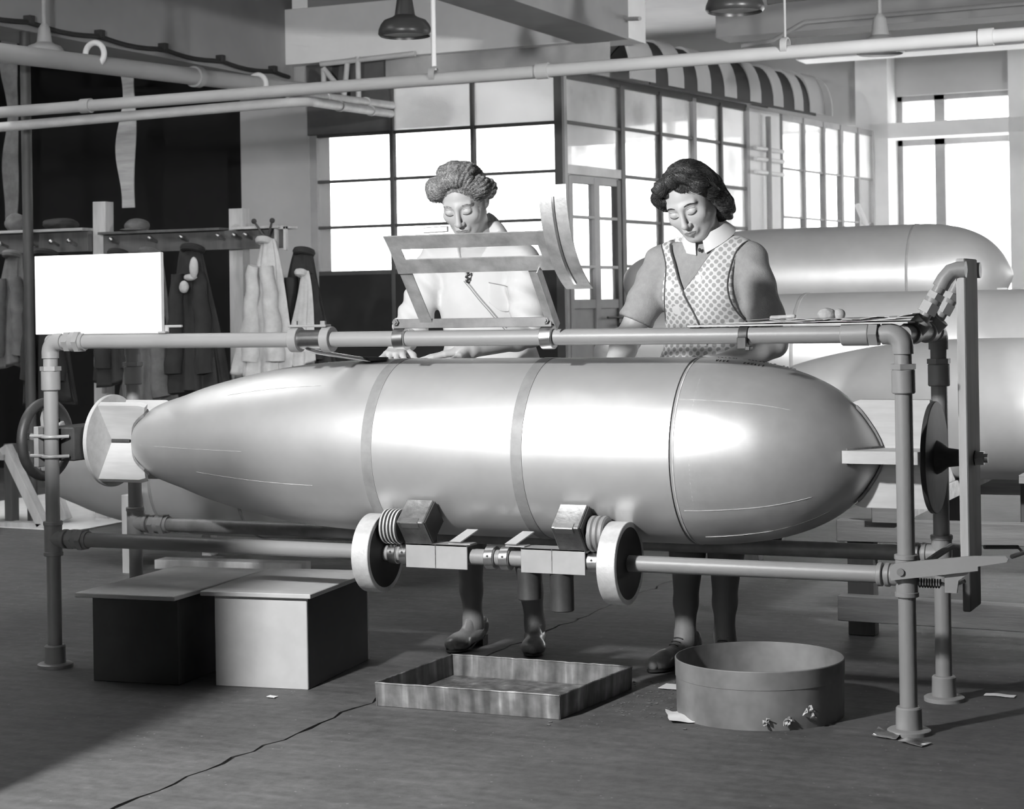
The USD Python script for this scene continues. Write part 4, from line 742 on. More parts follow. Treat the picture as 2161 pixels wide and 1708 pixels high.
part(tc_, "carcass", box(-3.75, -2.930, 2.95, 3.2, 0.0, 1.51), "wood_dark"); part(tc_, "top", box(-3.76, -2.924, 2.94, 3.205, 1.51, 1.53), "wood_dark"); part(tc_, "door", box(-3.74, -3.335, 2.935, 2.95, .05, 1.49), "wood_dark"); part(tc_, "door", box(-3.325, -2.935, 2.935, 2.95, .05, 1.49), "wood_dark")
# ---------------------------------------------------------------- people: signed-distance bodies meshed with surface nets
def sph(P, c, r): return np.linalg.norm(P - A(c, np.float32), axis=1) - r
def cap(P, a, b, ra, rb=None):
    rb = ra if rb is None else rb; a, b = A(a, np.float32), A(b, np.float32); d = b - a
    t = np.clip((P - a) @ d / max(d @ d, 1e-9), 0, 1); return np.linalg.norm(P - a - t[:, None] * d, axis=1) - (ra + (rb - ra) * t)
def ell(P, c, r, Rm=None):
    q = P - A(c, np.float32)
    if Rm is not None: q = q @ A(Rm, np.float32)
    r = A(r, np.float32); k0 = np.linalg.norm(q / r, axis=1); k1 = np.linalg.norm(q / (r * r), axis=1); return k0 * (k0 - 1) / np.maximum(k1, 1e-6)
def smin(a, b, k):
    h = np.clip(.5 + .5 * (b - a) / k, 0, 1); return b + (a - b) * h - k * h * (1 - h)
def smax(a, b, k): return -smin(-a, -b, k)
def chain(P, pts, rs, k=.015):
    d = None
    for a, b, ra, rb in zip(pts, pts[1:], rs, rs[1:]):
        c = cap(P, a, b, ra, rb); d = c if d is None else smin(d, c, k)
    return d
def nets(f, lo, hi, h):
    """surface nets of f<0 in a box"""
    lo, hi = A(lo, float), A(hi, float); n = np.ceil((hi - lo) / h).astype(int) + 1
    n = (n + 3) // 4 * 4; ax = [lo[i] + h * np.arange(n[i]) for i in range(3)]
    def ev(*axes): g = np.stack(np.meshgrid(*axes, indexing="ij"), -1).astype(np.float32); return f(g.reshape(-1, 3)).reshape(g.shape[:3]).astype(np.float32)
    D = ev(*[q[0::4] + 1.5 * h for q in ax])                          # coarse pass, one value per 4 x 4 x 4 block
    for i in range(3): D = np.repeat(D, 4, axis=i)
    near = np.argwhere(np.abs(D) < 7.5 * h)
    for i in range(0, len(near), 300000):
        q = near[i:i + 300000]; D[tuple(q.T)] = f((lo + h * q).astype(np.float32))
    for k in (0, -1): D[k], D[:, k], D[:, :, k] = np.maximum(D[k], h * .1), np.maximum(D[:, k], h * .1), np.maximum(D[:, :, k], h * .1)
    neg = D < 0; c = [(i, j, k) for i in (0, 1) for j in (0, 1) for k in (0, 1)]; m = n - 1
    sl = lambda Q, o: Q[o[0]:o[0] + m[0], o[1]:o[1] + m[1], o[2]:o[2] + m[2]]
    s = sum(sl(neg, o).astype(np.int8) for o in c); act = (s > 0) & (s < 8); idx = np.argwhere(act); N = len(idx); num = -np.ones(m, int); num[act] = np.arange(N)
    acc, cnt = np.zeros((N, 3)), np.zeros(N)
    for a_ in c:
        for ax_ in range(3):
            if a_[ax_]: continue
            b_ = list(a_); b_[ax_] = 1
            da, db = D[tuple((idx + a_).T)], D[tuple((idx + b_).T)]; cr = (da < 0) != (db < 0); t = np.where(cr, da / np.where(cr, da - db, 1), 0)
            p = np.tile(A(a_, float), (N, 1)); p[:, ax_] = t; acc += p * cr[:, None]; cnt += cr
    V = lo + h * (idx + acc / np.maximum(cnt, 1)[:, None]); Q = []
    for ax_ in range(3):
        u, v = (ax_ + 1) % 3, (ax_ + 2) % 3; sA = [slice(0, n[i]) for i in range(3)]; sB = list(sA); sA[ax_], sB[ax_] = slice(0, n[ax_] - 1), slice(1, n[ax_])
        na, nb = neg[tuple(sA)], neg[tuple(sB)]; e = np.argwhere(na != nb); e = e[(e[:, u] > 0) & (e[:, v] > 0) & (e[:, u] < n[u] - 1) & (e[:, v] < n[v] - 1)]
        fl = na[tuple(e.T)]
        def nb_(du, dv): q = e.copy(); q[:, u] += du; q[:, v] += dv; return num[tuple(q.T)]
        q = np.stack([nb_(-1, -1), nb_(0, -1), nb_(0, 0), nb_(-1, 0)], 1); q[~fl] = q[~fl][:, ::-1]; Q.append(q)
    Q = np.vstack(Q); Q = Q[(Q >= 0).all(1)]
    mm = trimesh.Trimesh(V, np.vstack([Q[:, [0, 1, 2]], Q[:, [0, 2, 3]]]), process=False); return mm
def join(*ms):
    """one continuous surface out of overlapping closed meshes"""
    try:
        r = None
        for m in ms:
            k = m3.Manifold(m3.Mesh(np.ascontiguousarray(m.vertices, np.float32), np.ascontiguousarray(m.faces, np.uint32)))
            if k.status() != m3.Error.NoError: raise ValueError(str(k.status()))
            r = k if r is None else r + k
        return as_tm(r)
    except Exception as e:
        print("join fell back:", e); return cat(*ms)
def rotm(yaw, pitch, roll):
    y, p, r = map(math.radians, (yaw, pitch, roll)); T = trimesh.transformations.rotation_matrix
    return (T(y, (0, 0, 1)) @ T(p, (1, 0, 0)) @ T(r, (0, 1, 0)))[:3, :3]
def moved(m, Rm, c): return trimesh.Trimesh(m.vertices @ A(Rm).T + A(c), m.faces, process=False)

def head_sdf(P, v):
    X_ = P.copy(); X_[:, 0] = np.abs(X_[:, 0])      # the face is symmetric
    d = ell(P, (0, .014, .034), (.0735, .094, .080))
    d = smin(d, ell(P, (0, -.028, -.028), (.0615 * v.get("face", 1), .0625, .084)), .028)
    d = smin(d, ell(P, (0, -.066, -.096), (.021, .019, .017)), .024)                      # chin
    d = smin(d, cap(X_, (.050, .0, -.052), (.018, -.055, -.094), .018, .014), .03)        # jaw line
    d = smin(d, ell(X_, (.040, -.060, -.026), (.022, .018, .019)), .022)                  # cheek
    d = smin(d, cap(X_, (0, -.084, .020), (.042, -.070, .021), .0075, .007), .014)        # brow
    d = smax(d, -ell(X_, (.031, -.1, .000), (.0205, .0185, .0125)), .013)                  # eye socket
    d = smin(d, ell(X_, (.0312, -.0768, -.0018), (.0152, .0124, .0115)), .006)               # closed lid over the eyeball
    d = smin(d, cap(P, (0, -.088, .012), (0, -.1085, -.034), .0070, .0098), .011)          # nose
    d = smin(d, ell(P, (0, -.108, -.037), (.0100, .0095, .0085)), .006)
    d = smin(d, ell(X_, (.0118, -.0965, -.0405), (.0066, .0090, .0066)), .006)
    d = smax(d, -ell(X_, (.0060, -.102, -.0468), (.0034, .0052, .0030)), .002)             # nostril
    d = smax(d, -cap(P, (0, -.1005, -.050), (0, -.0985, -.058), .0022), .006)
    d = smin(d, ell(P, (0, -.083, -.066), (.026, .0125, .017)), .012)                    # mouth mound
    d = smin(d, cap(X_, (.0, -.0955, -.0630), (.0195, -.0865, -.0668), .0046, .0020), .004)
    d = smin(d, cap(X_, (.0, -.0945, -.0735), (.0165, -.0870, -.0705), .0056, .0022), .004)
    d = smax(d, -cap(X_, (.0, -.1012, -.0682), (.0215, -.0915, -.0688), .0013), .0015)
    Re = rotm(-18, 0, 8); 
    e_ = ell(X_, (.0745, .012, -.012), (.0075, .0175, .030), Re); e_ = smax(e_, -ell(X_, (.083, .006, -.010), (.0065, .010, .019), Re), .004); d = smin(d, e_, .007)   # ear
    return d
def make_head(v, neck_a, neck_b, nr):
    """head in its own axes with a neck towards neck_b (also in head axes)"""
    f = lambda P: smin(head_sdf(P, v), cap(P, neck_a, neck_b, nr, nr * 1.06), .022)
    lo = np.minimum(A([-.095, -.13, -.135]), A(neck_b) - nr * 1.3); hi = np.maximum(A([.095, .125, .125]), A(neck_b) + nr * 1.3)
    return nets(f, lo, hi, .0024), f
def on_face(f, x, z, off=.0007, y0=-.135):
    x, z = np.atleast_1d(x).astype(np.float32), np.atleast_1d(z).astype(np.float32); y = np.full(len(x), y0, np.float32)
    for _ in range(60):
        d = f(np.stack([x, y, z], 1)); y += np.maximum(d * .6, 0) * (d > 1e-5)
    return np.stack([x, y - off, z], 1)
def face_line(f, xs, zs, r, off=.0004): return tube(on_face(f, xs, zs, off), r, 8)
def face_patch(f, outline, th=.0012, off=.0006):
    """lens-shaped patch: outline = (xs, z_low, z_high)"""
    xs, zl, zh = map(A, outline); rows = [on_face(f, xs, zl + (zh - zl) * t, off) for t in np.linspace(0, 1, 5)]; return sheet(A(rows), th)
def features(parent, f, T, brow_m, lip_m, v):
    Rm, c, s = T
    put = lambda name, m, mt, lab=None: part(parent, name, moved(trimesh.Trimesh(m.vertices * s, m.faces, process=False), Rm, c), mt, 60, label=lab)
    for sg in (-1, 1):
        t = np.linspace(0, 1, 14)
        xs = sg * (.0165 + .030 * t); put("eyelash", face_line(f, xs, -.0075 - .0062 * np.sin(np.pi * (t * .9 + .05)) + .004 * t, .0010 + .0005 * np.sin(np.pi * t)), "hair_dark")
        xs = sg * (.016 + .038 * t); zz = .0175 + .0085 * np.sin(np.pi * (.15 + .7 * t)) - .005 * t
        put("eyebrow", face_patch(f, (xs, zz - .0022 * np.sin(np.pi * (.12 + .8 * t)) - .0004, zz + .0022 * np.sin(np.pi * (.12 + .8 * t)) + .0004)), brow_m)
        put("eyelid_crease", face_line(f, sg * (.018 + .027 * t), .0065 + .003 * np.sin(np.pi * t), .0006), brow_m)
    t = np.linspace(-1, 1, 21); x = .0205 * t; w = 1 - np.abs(t) ** 2.2
    put("lips", cat(face_patch(f, (x, -.0678 + 0 * x, -.0678 + (.0064 - .0018 * np.exp(-(t / .16) ** 2)) * w + .0003)), face_patch(f, (x * .95, -.0692 - .0074 * w - .0003, -.0692 + 0 * x))), lip_m, "darker lips")
    put("mouth_line", face_line(f, .0215 * t, -.0686 + .0010 * np.abs(t), .0008, -.0002), "hair_dark")
def hand_parts(P, w, d, pn, side, sp, curl, L=1.0):
    """wrist w, direction d (wrist to knuckles), pn palm normal (out of the palm), side: direction of the thumb side, sp finger spread, curl list"""
    d = A(d, float) / np.linalg.norm(d); pn = A(pn, float); pn -= (pn @ d) * d; pn /= np.linalg.norm(pn); sd = A(side, float); sd -= (sd @ d) * d + (sd @ pn) * pn; sd /= np.linalg.norm(sd); w = A(w, float)
    out = cap(P, w, w + d * .03, .024 * L, .026 * L)
    pal = None
    for k, o in enumerate((.027, .009, -.009, -.026)):
        kn = w + (d * (.086, .090, .086, .078)[k] + sd * o) * L; c = cap(P, w + d * .018 + sd * o * .55, kn, .0135 * L, .0105 * L); pal = c if pal is None else smin(pal, c, .012)
    out = smin(out, pal, .012)
    for k, o in enumerate((.027, .009, -.009, -.026)):
        l = A([(.040, .024, .019), (.044, .027, .020), (.040, .025, .019), (.032, .019, .017)][k]) * L; p = w + (d * (.086, .090, .086, .078)[k] + sd * o) * L; a_ = 0; dd = d + sd * sp * (o / .027)
        dd /= np.linalg.norm(dd); pts = [p]
        for j in range(3):
            a_ += curl[k] * (.55, .9, .6)[j]; q = dd * math.cos(a_) + pn * math.sin(a_); pts.append(pts[-1] + q * l[j])
        out = smin(out, chain(P, pts, [.0096 * L, .0086 * L, .0079 * L, .0066 * L], .003), .0035)
    b = w + (d * .022 + sd * .022) * L; q1 = d * .62 + sd * .74 + pn * .28; q1 /= np.linalg.norm(q1); q2 = d * .86 + sd * .40 + pn * .32; q2 /= np.linalg.norm(q2)
    th = [b, b + q1 * .042 * L, b + q1 * .042 * L + q2 * .030 * L, b + q1 * .042 * L + q2 * .055 * L]
    return smin(out, chain(P, th, [.0145 * L, .0115 * L, .0098 * L, .0080 * L], .006), .008)
def arm_mesh(sh, el, wr, hand, ra=(.043, .036, .034, .023)):
    sh, el, wr = A(sh, float), A(el, float), A(wr, float); m = el + .25 * (wr - el)
    def f(P): return smin(chain(P, [sh, el, m, wr], [ra[0], ra[1], ra[2] + .003, ra[3]], .02), hand_parts(P, wr, *hand), .012)
    pts = np.stack([el, wr, wr + .2 * A(hand[0]) / np.linalg.norm(hand[0])]); lo, hi = np.minimum(pts.min(0), sh) - .06, np.maximum(pts.max(0), sh) + .06
    return nets(f, lo, hi, .0030)
def leg_mesh(hip, kn, an, toe):
    hip, kn, an, toe = (A(q, float) for q in (hip, kn, an, toe)); c = kn + .30 * (an - kn) + A([0, .016, 0]); lowc = kn + .72 * (an - kn) + A([0, .004, 0]); heel = A([an[0] - .35 * (toe[0] - an[0]), an[1] - .3 * (toe[1] - an[1]), .042])
    ball = an + .62 * (toe - an); ball[2] = .028
    def f(P):
        d = chain(P, [hip, kn], [.078, .052], .03); d = smin(d, chain(P, [kn, c, lowc, an], [.050, .053, .036, .031], .02), .02)
        d = smin(d, chain(P, [an, heel], [.030, .024], .015), .02); return smin(d, chain(P, [an - A([0, 0, .03]), ball, A([toe[0], toe[1], .024])], [.030, .028, .018], .015), .02)
    pts = np.stack([hip, kn, an, toe, heel]); return nets(f, np.minimum(pts.min(0) - .09, A([9, 9, .004])), pts.max(0) + .09, .0048)
def shoe(parent, an, toe, heel_h=.035, tongue=False):
    an, toe = A(an, float), A(toe, float); d = toe - an; d[2] = 0; L = np.linalg.norm(d); d /= L; s = A([-d[1], d[0], 0]); b = A([an[0], an[1], 0]) - d * .062; Lt = L + .062 + .018
    P_ = lambda t, z, w=0: b + d * Lt * t + s * w + A([0, 0, z])
    def up(P):
        q = cap(P, P_(.10, heel_h + .025), P_(.32, heel_h + .012), .031, .031); q = smin(q, cap(P, P_(.3, heel_h + .012), P_(.68, .030), .030, .0325), .02); q = smin(q, ell(P, P_(.80, .027), (.040, .040, .027)), .02)
        q = smin(q, cap(P, P_(.12, heel_h + .045), P_(.12, heel_h + .05), .030, .029), .015); cut = ell(P, P_(.22, heel_h + .092), (.052, .052, .052)); q = smax(q, -cut, .006)
        q = smin(q, cap(P, P_(.46, .062), P_(.36, .088), .020, .021), .012) if tongue else q
        zf = P[:, 2] - np.interp((P - b) @ d / Lt, [0, .3, .62, 1], [heel_h, heel_h - .004, .010, .012]); return smax(q, -zf, .003)
    lo, hi = np.minimum(P_(0, 0), P_(1, 0)) - .06, np.maximum(P_(0, 0), P_(1, 0)) + .06; lo[2], hi[2] = -.004, .17
    sh_ = part(parent, "shoe", nets(up, lo, hi, .0032), "shoe_leather", 60)
    ts = np.linspace(-.02, 1.02, 26); zs = np.interp(ts, [0, .3, .62, 1], [heel_h, heel_h - .004, .010, .012]); wd = np.interp(ts, [-.02, .02, .15, .4, .72, .9, 1.0, 1.02], [.004, .018, .027, .024, .035, .029, .012, .002])
    part(sh_, "sole", sheet([[P_(t, z - .003, w * q) for q in np.linspace(-1, 1, 9)] for t, z, w in zip(ts, zs, wd)], .007), "hair_dark", 40)
    part(sh_, "heel", hull([P_(t, z, w) for t, w in ((.0, -.02), (.0, .02), (.2, -.025), (.2, .025), (-.02, 0)) for z in (0, heel_h)]), "hair_dark", 20)
    for k in range(3): part(sh_, "lace", tube([P_(.50 - .05 * k, .068 + .009 * k, w) + A([0, 0, .002 - 10 * w * w]) for w in np.linspace(-.016, .016, 7)], .0018, 6), "hair_dark")

mat("skin", .50, .5, var=.05, scale=5, bump=.03, bscale=120.)
mat("skin2", .56, .5, var=.05, scale=5, bump=.03, bscale=120.)
mat("lip", .30, .45, var=.05); mat("stocking", .20, .6, var=.04)
mat("shoe_leather", .20, .28, var=.25, scale=20)
def hair_material(name, c, rough, sc):
    nodes = {"tc": ("texture_coordinate", {}), "n0": ("noise_texture", {"scale": 9., "detail": 2.}), "ad": ("vector_math", {"math_type": "multiply_add", "vector2": (.10, .10, .10)}),
             "w": ("wave_texture", {"wave_type": "bands", "bands_direction": "diagonal", "scale": sc, "distortion": 11., "detail": 4., "detail_scale": 1.5}), "n": ("noise_texture", {"scale": 55., "detail": 4.}),
             "r": ("rgb_ramp", {"ramp": [(.1, (c * .55,) * 3), (.55, (c,) * 3), (.95, (c * 1.7,) * 3)]}), "r2": ("rgb_ramp", {"ramp": [(.3, (.7,) * 3), (.7, (1.2,) * 3)]}), "m": ("mix", {"mix_type": "multiply", "fac": 1.}),
             "b": ("bump", {"strength": .4, "distance": .004}), "p": ("principled_bsdf", {"roughness": rough, "specular_ior_level": .45})}
    links = [("tc.object", "n0.vector"), ("n0.color", "ad.vector1"), ("tc.object", "ad.vector3"), ("ad.vector", "w.vector"), ("tc.object", "n.vector"), ("w.fac", "r.fac"), ("n.fac", "r2.fac"), ("r.color", "m.color1"), ("r2.color", "m.color2"), ("m.color", "p.base_color"), ("w.fac", "b.height"), ("b.normal", "p.normal")]
    M[name] = usdkit.material(stage, f"/World/Looks/{name}", nodes, links, "p.BSDF")
hair_material("hair_fair", .28, .45, 75.); hair_material("hair_brown", .06, .38, 60.); mat("hair_dark", .03, .5)
mat("coat_cotton", .64, .85, var=.05, scale=8, bump=.12, bscale=25.); mat("coat_seam", .30, .85)
mat("knit_grey", .36, .9, var=.08, scale=60, bump=.2, bscale=250.); mat("collar_white", .80, .7, var=.02); mat("piping", .10, .8); mat("skirt_dark", .05, .9, var=.2)
def print_material():
    """cotton print: staggered grey ovals with a few pale blossoms"""
    nodes = {"tc": ("texture_coordinate", {}), "mp": ("mapping", {"rotation": (0, math.radians(45), 0), "scale": (1, 0, 1)}), "nz": ("noise_texture", {"scale": 30., "detail": 1.}), "ad": ("vector_math", {"math_type": "multiply_add", "vector2": (.004, .0, .004)}),
             "v": ("voronoi_texture", {"scale": 58., "randomness": 0.}), "r": ("rgb_ramp", {"ramp": [(.34, (.40,) * 3), (.42, (.76,) * 3)]}),
             "v2": ("voronoi_texture", {"scale": 16., "randomness": .9}), "r2": ("rgb_ramp", {"ramp": [(.20, (.76,) * 3), (.26, (0, 0, 0))]}), "mx": ("mix", {"mix_type": "lighten", "fac": 1.}), "p": ("principled_bsdf", {"roughness": .85})}
    links = [("tc.object", "mp.vector"), ("tc.object", "nz.vector"), ("nz.color", "ad.vector1"), ("mp.vector", "ad.vector3"), ("ad.vector", "v.vector"), ("mp.vector", "v2.vector"), ("v.distance", "r.fac"), ("v2.distance", "r2.fac"), ("r.color", "mx.color1"), ("r2.color", "mx.color2"), ("mx.color", "p.base_color")]
    M["print_cotton"] = usdkit.material(stage, "/World/Looks/print_cotton", nodes, links, "p.BSDF")
print_material()
def folds(P, amp, seed, f=9.): return amp * (np.sin(P[:, 2] * f * 2.2 + 3 * np.sin(P[:, 0] * f * 1.3 + seed)) * np.sin(P[:, 0] * f * 2.7 + P[:, 2] * f * 1.4 + seed * 2))
def surf_front(f, x, z, off=.001, y0=5.2, s=.7):
    x, z = np.atleast_1d(x).astype(np.float32), np.atleast_1d(z).astype(np.float32); y = np.full(len(x), y0, np.float32)
    for _ in range(90):
        d = f(np.stack([x, y, z], 1)); y += np.maximum(d * s, 0) * (d > 1e-4)
    ok = (np.abs(f(np.stack([x, y, z], 1))) < .004) & (y < 5.8)       # keep only the points that met the surface
    return np.stack([x, y - off, z], 1)[ok]

def strands(parent, hm, Rm, c, s_, flow, mt, n, seed, L=9, step=.0055, w=.0009):
    """fine curves combed over the hair surface"""
    from scipy.spatial import cKDTree
    m = trimesh.Trimesh(hm.vertices * s_, hm.faces, process=False); V, _, N_ = meshkit.arrays(m, True); T = cKDTree(V); r = np.random.default_rng(seed)
    ar = m.area_faces; fi = r.choice(len(ar), n, p=ar / ar.sum()); b = r.dirichlet((1, 1, 1), n); p = (m.vertices[m.faces[fi]] * b[:, :, None]).sum(1); P = [p]; off = r.uniform(0, .0016, n)
    for k in range(L):
        i = T.query(p)[1]; nn = N_[i]; d = flow(p / s_, r); d = d - (d * nn).sum(1, keepdims=True) * nn; d /= np.linalg.norm(d, axis=1, keepdims=True) + 1e-9
        p = p + d * step; i = T.query(p)[1]; nn = N_[i]; p = p - ((p - V[i]) * nn).sum(1, keepdims=True) * nn; P.append(p + nn * (off + .0011 * math.sin(math.pi * k / L))[:, None])
    Q = np.stack(P, 1).reshape(-1, 3) @ Rm.T + c - BASE[parent]
    path = numbered(parent, "hair_strands"); g = UsdGeom.BasisCurves.Define(stage, path); g.CreateTypeAttr("linear"); g.CreateCurveVertexCountsAttr([L + 1] * n); g.CreatePointsAttr([Gf.Vec3f(*map(float, q)) for q in Q])
    tp = np.tile(np.concatenate([[.5], np.full(L - 1, 1.), [.3]]), n) * w * np.repeat(r.uniform(.6, 1.3, n), L + 1)
    g.CreateWidthsAttr([float(x) for x in tp]); g.SetWidthsInterpolation("vertex"); UsdShade.MaterialBindingAPI.Apply(g.GetPrim()).Bind(M[mt]); tag(path, kind="stuff")
def strand_material(name, c):
    nodes = {"tc": ("texture_coordinate", {}), "n": ("noise_texture", {"scale": 160., "detail": 2.}), "r": ("rgb_ramp", {"ramp": [(.32, (c * .45,) * 3), (.5, (c,) * 3), (.68, (c * 1.9,) * 3)]}), "p": ("principled_bsdf", {"roughness": .42, "specular_ior_level": .5})}
    M[name] = usdkit.material(stage, f"/World/Looks/{name}", nodes, [("tc.object", "n.vector"), ("n.fac", "r.fac"), ("r.color", "p.base_color")], "p.BSDF")
strand_material("strand_fair", .26); strand_material("strand_brown", .06)
# ---- the woman in the pale overall
def build_left():
    w = thing("person", "woman with fair rolled-up hair in a pale wrap overall, looking down at the tank", "person", (-2.66, 5.66, 0))
    s = .955; Rm, hc = rotm(9, 31, -4), A([-2.688, 5.535, 1.473]); v = {"face": .97}
    nb = Rm.T @ (A([-2.668, 5.62, 1.31]) - hc) / s
    hd, f = make_head(v, (0, .028, -.06), nb, .052)
    head = moved(trimesh.Trimesh(hd.vertices * s, hd.faces, process=False), Rm, hc)
    shR, shL = A([-2.835, 5.615, 1.275]), A([-2.515, 5.605, 1.272]); elR, elL = A([-2.90, 5.53, 1.03]), A([-2.452, 5.525, 1.035]); wrR, wrL = A([-2.825, 5.325, 1.000]), A([-2.555, 5.295, .992])
    armR = arm_mesh(shR, elR, wrR, ((.30, -.92, -.22), (0, -.1, -1), (1, 0, 0), .42, (.62, .50, .52, .45)), (.043, .037, .035, .024))
    armL = arm_mesh(shL, elL, wrL, ((-.80, -.55, -.12), (0, 0, -1), (-.3, -1, 0), .12, (.16, .12, .12, .2)), (.043, .037, .035, .024))
    torso = nets(lambda P: smin(smin(ell(P, (-2.662, 5.63, 1.16), (.135, .085, .19)), ell(P, (-2.66, 5.66, .90), (.15, .10, .16)), .06), smin(cap(P, (-2.83, 5.615, 1.27), (-2.515, 5.605, 1.27), .042), ell(P, (-2.663, 5.62, 1.27), (.10, .06, .06)), .04), .04), (-2.92, 5.5, .7), (-2.42, 5.8, 1.36), .007)
    hips = ((-2.735, 5.665, .82), (-2.585, 5.665, .82)); kn = ((-2.752, 5.635, .45), (-2.552, 5.64, .45)); an = ((-2.742, 5.665, .088), (-2.525, 5.68, .088)); toe = ((-2.752, 5.53, .02), (-2.478, 5.555, .02))
    b = part(w, "body", join(torso, head, armR, armL), "skin", 60)
    part(w, "stockinged_legs", join(*[leg_mesh(*q) for q in zip(hips, kn, an, toe)]) if False else cat(*[leg_mesh(*q) for q in zip(hips, kn, an, toe)]), "stocking", 60, label="grey stockinged legs", kind=None)
    features(w, f, (Rm, hc, s), "hair_fair", "lip", v)
    def hair(P):
        d = ell(P, (0, .018, .042), (.083, .098, .084)); d = smin(d, ell(P, (0, .07, -.01), (.066, .055, .060)), .03)
        d = smax(d, -ell(P, (0, -.105, -.028), (.072, .084, .104)), .007)
        for pts, rs in (([(-.072, .03, .008), (-.080, -.018, .050), (-.064, -.050, .080), (-.034, -.062, .098)], [.022, .033, .035, .024]),      # left roll
                        ([(-.03, -.058, .104), (.01, -.056, .110), (.045, -.044, .102)], [.022, .027, .022]),
                        ([(-.035, -.01, .112), (.0, -.02, .122), (.035, -.005, .112)], [.030, .033, .030]),                              # top curls
                        ([(.046, -.048, .084), (.074, -.024, .062), (.085, .012, .032), (.076, .045, .0)], [.020, .030, .033, .024])):
            d = smin(d, chain(P, pts, rs, .012), .010)
        q = P * 1.0; a_ = np.arctan2(q[:, 2] - .03, q[:, 0]); d += .0016 * np.sin(46 * a_ + 60 * q[:, 1]) + .0022 * meshkit.fbm(q * A([38, 38, 38]), 2, 5).astype(np.float32); return d
    hm = nets(hair, (-.135, -.115, -.085), (.135, .135, .17), .003); part(w, "hair", moved(trimesh.Trimesh(hm.vertices * s, hm.faces, process=False), Rm, hc), "hair_fair", 60)
    def flow(p, r):
        x = p[:, 0]; d = np.stack([.9 * np.sign(x) * np.clip(np.abs(x) / .05, 0, 1) * (p[:, 2] > .02) + .5 * np.sin(60 * p[:, 2] + 20 * x), .55 + 0 * x, .8 * np.cos(34 * p[:, 0] + 22 * p[:, 2])], 1); return d + .35 * r.standard_normal(d.shape)
    strands(w, hm, Rm, hc, s, flow, "strand_fair", 5200, 11)
    # overall: body, sleeves rolled above the elbow, wrap-over front
    def trunk(P):
        d = smin(ell(P, (-2.662, 5.63, 1.15), (.158, .107, .20)), ell(P, (-2.66, 5.66, .90), (.172, .125, .19)), .08); d = smin(d, cap(P, (-2.66, 5.665, .85), (-2.655, 5.67, .42), .155, .21), .07)
        d = smin(d, smin(cap(P, (-2.822, 5.615, 1.278), (-2.528, 5.605, 1.275), .058), ell(P, (-2.664, 5.628, 1.345), (.084, .066, .080)), .06), .05); return d + folds(P, .0035, 1.)
    def sleeves(P):
        d = None
        for sh_, el_ in ((shR, elR), (shL, elL)):
            e = el_ + .12 * (sh_ - el_); c = cap(P, sh_, e, .060, .058) + .004 * np.sin((P - e) @ ((sh_ - el_) / np.linalg.norm(sh_ - el_)) * 95 + P[:, 0] * 60); d = c if d is None else np.minimum(d, c)
        return d
    def overall(P):
        d = smin(trunk(P), sleeves(P), .02); x, z = P[:, 0] + 2.672, P[:, 2]
        v_ = np.maximum(np.abs(x) - (z - 1.205) * .45, P[:, 1] - 5.60)                                 # open neck
        d = smax(d, -v_ * .8, .006); return smax(d, P[:, 2] - 1.41 - .35 * (P[:, 1] - 5.62), .004)
    ov = part(w, "overall", nets(overall, (-3.02, 5.38, .40), (-2.33, 5.92, 1.40), .0055), "coat_cotton", 60, label="pale cotton wrap overall")
    for el_, sh_ in ((elR, shR), (elL, shL)):
        d = (sh_ - el_) / np.linalg.norm(sh_ - el_); c = el_ + d * .018
        part(ov, "rolled_cuff", cat(*[moved(torus((0, 0, 0), d, .049 + .002 * k, .0125 - .001 * k, 48, 12), np.eye(3), c + d * (.002 + .017 * k)) for k in range(2)]), "coat_cotton", 60)
    fo = lambda P: overall(P)
    xs = np.linspace(-2.685, -2.515, 26); zs = np.interp(xs, [-2.685, -2.66, -2.60, -2.515], [1.215, 1.19, 1.12, 1.00])
    part(ov, "wrap_edge", cat(tube(surf_front(fo, xs, zs, .001), .0026, 8), tube(surf_front(fo, xs - .006, zs - .004, .0005), .0016, 6)), "coat_seam", 60)
    xs = np.linspace(-2.600, -2.535, 12); part(ov, "pocket", sheet([surf_front(fo, xs, 1.205 - .03 * t * (1 + .3 * np.sin((xs + 2.6) * 40)) * 2.2 - (xs + 2.6) * .22, .003) for t in np.linspace(0, 1, 8)], .003), "coat_cotton", 60)
    part(ov, "pocket_edge", tube(surf_front(fo, xs, 1.2045 - (xs + 2.6) * .22, .005), .0017, 6), "coat_seam", 60)
    # collar: two turned-down leaves round the neck
    for sg in (-1, 1):
        g = []
        for t in np.linspace(0, 1, 16):
            a_ = math.pi / 2 - sg * t * 2.35; r_ = .066 + .012 * t; c = A([-2.668 + r_ * math.cos(a_), 5.622 + .9 * r_ * math.sin(a_) - .012 * t, 1.438 - .135 * t ** 1.2]); o_ = A([math.cos(a_), .9 * math.sin(a_), 0])
            g.append([c + o_ * q * (.030 + .012 * t) - A([0, 0, 1]) * q * (.040 + .012 * t) for q in np.linspace(0, 1, 5)])
        part(ov, "collar", sheet(g, .004), "coat_cotton", 60)
    part(ov, "brooch", cat(*[blob((-2.672 + .004 * math.sin(k * 2.4), 5.525 - .002 * k, 1.238 - .007 * k), (.005, .004, .005), k, .1, 1) for k in range(5)]), "hair_dark", 60)
    for a_, t_ in zip(an, toe): shoe(w, a_, t_, .032, True)
    return w
build_left()

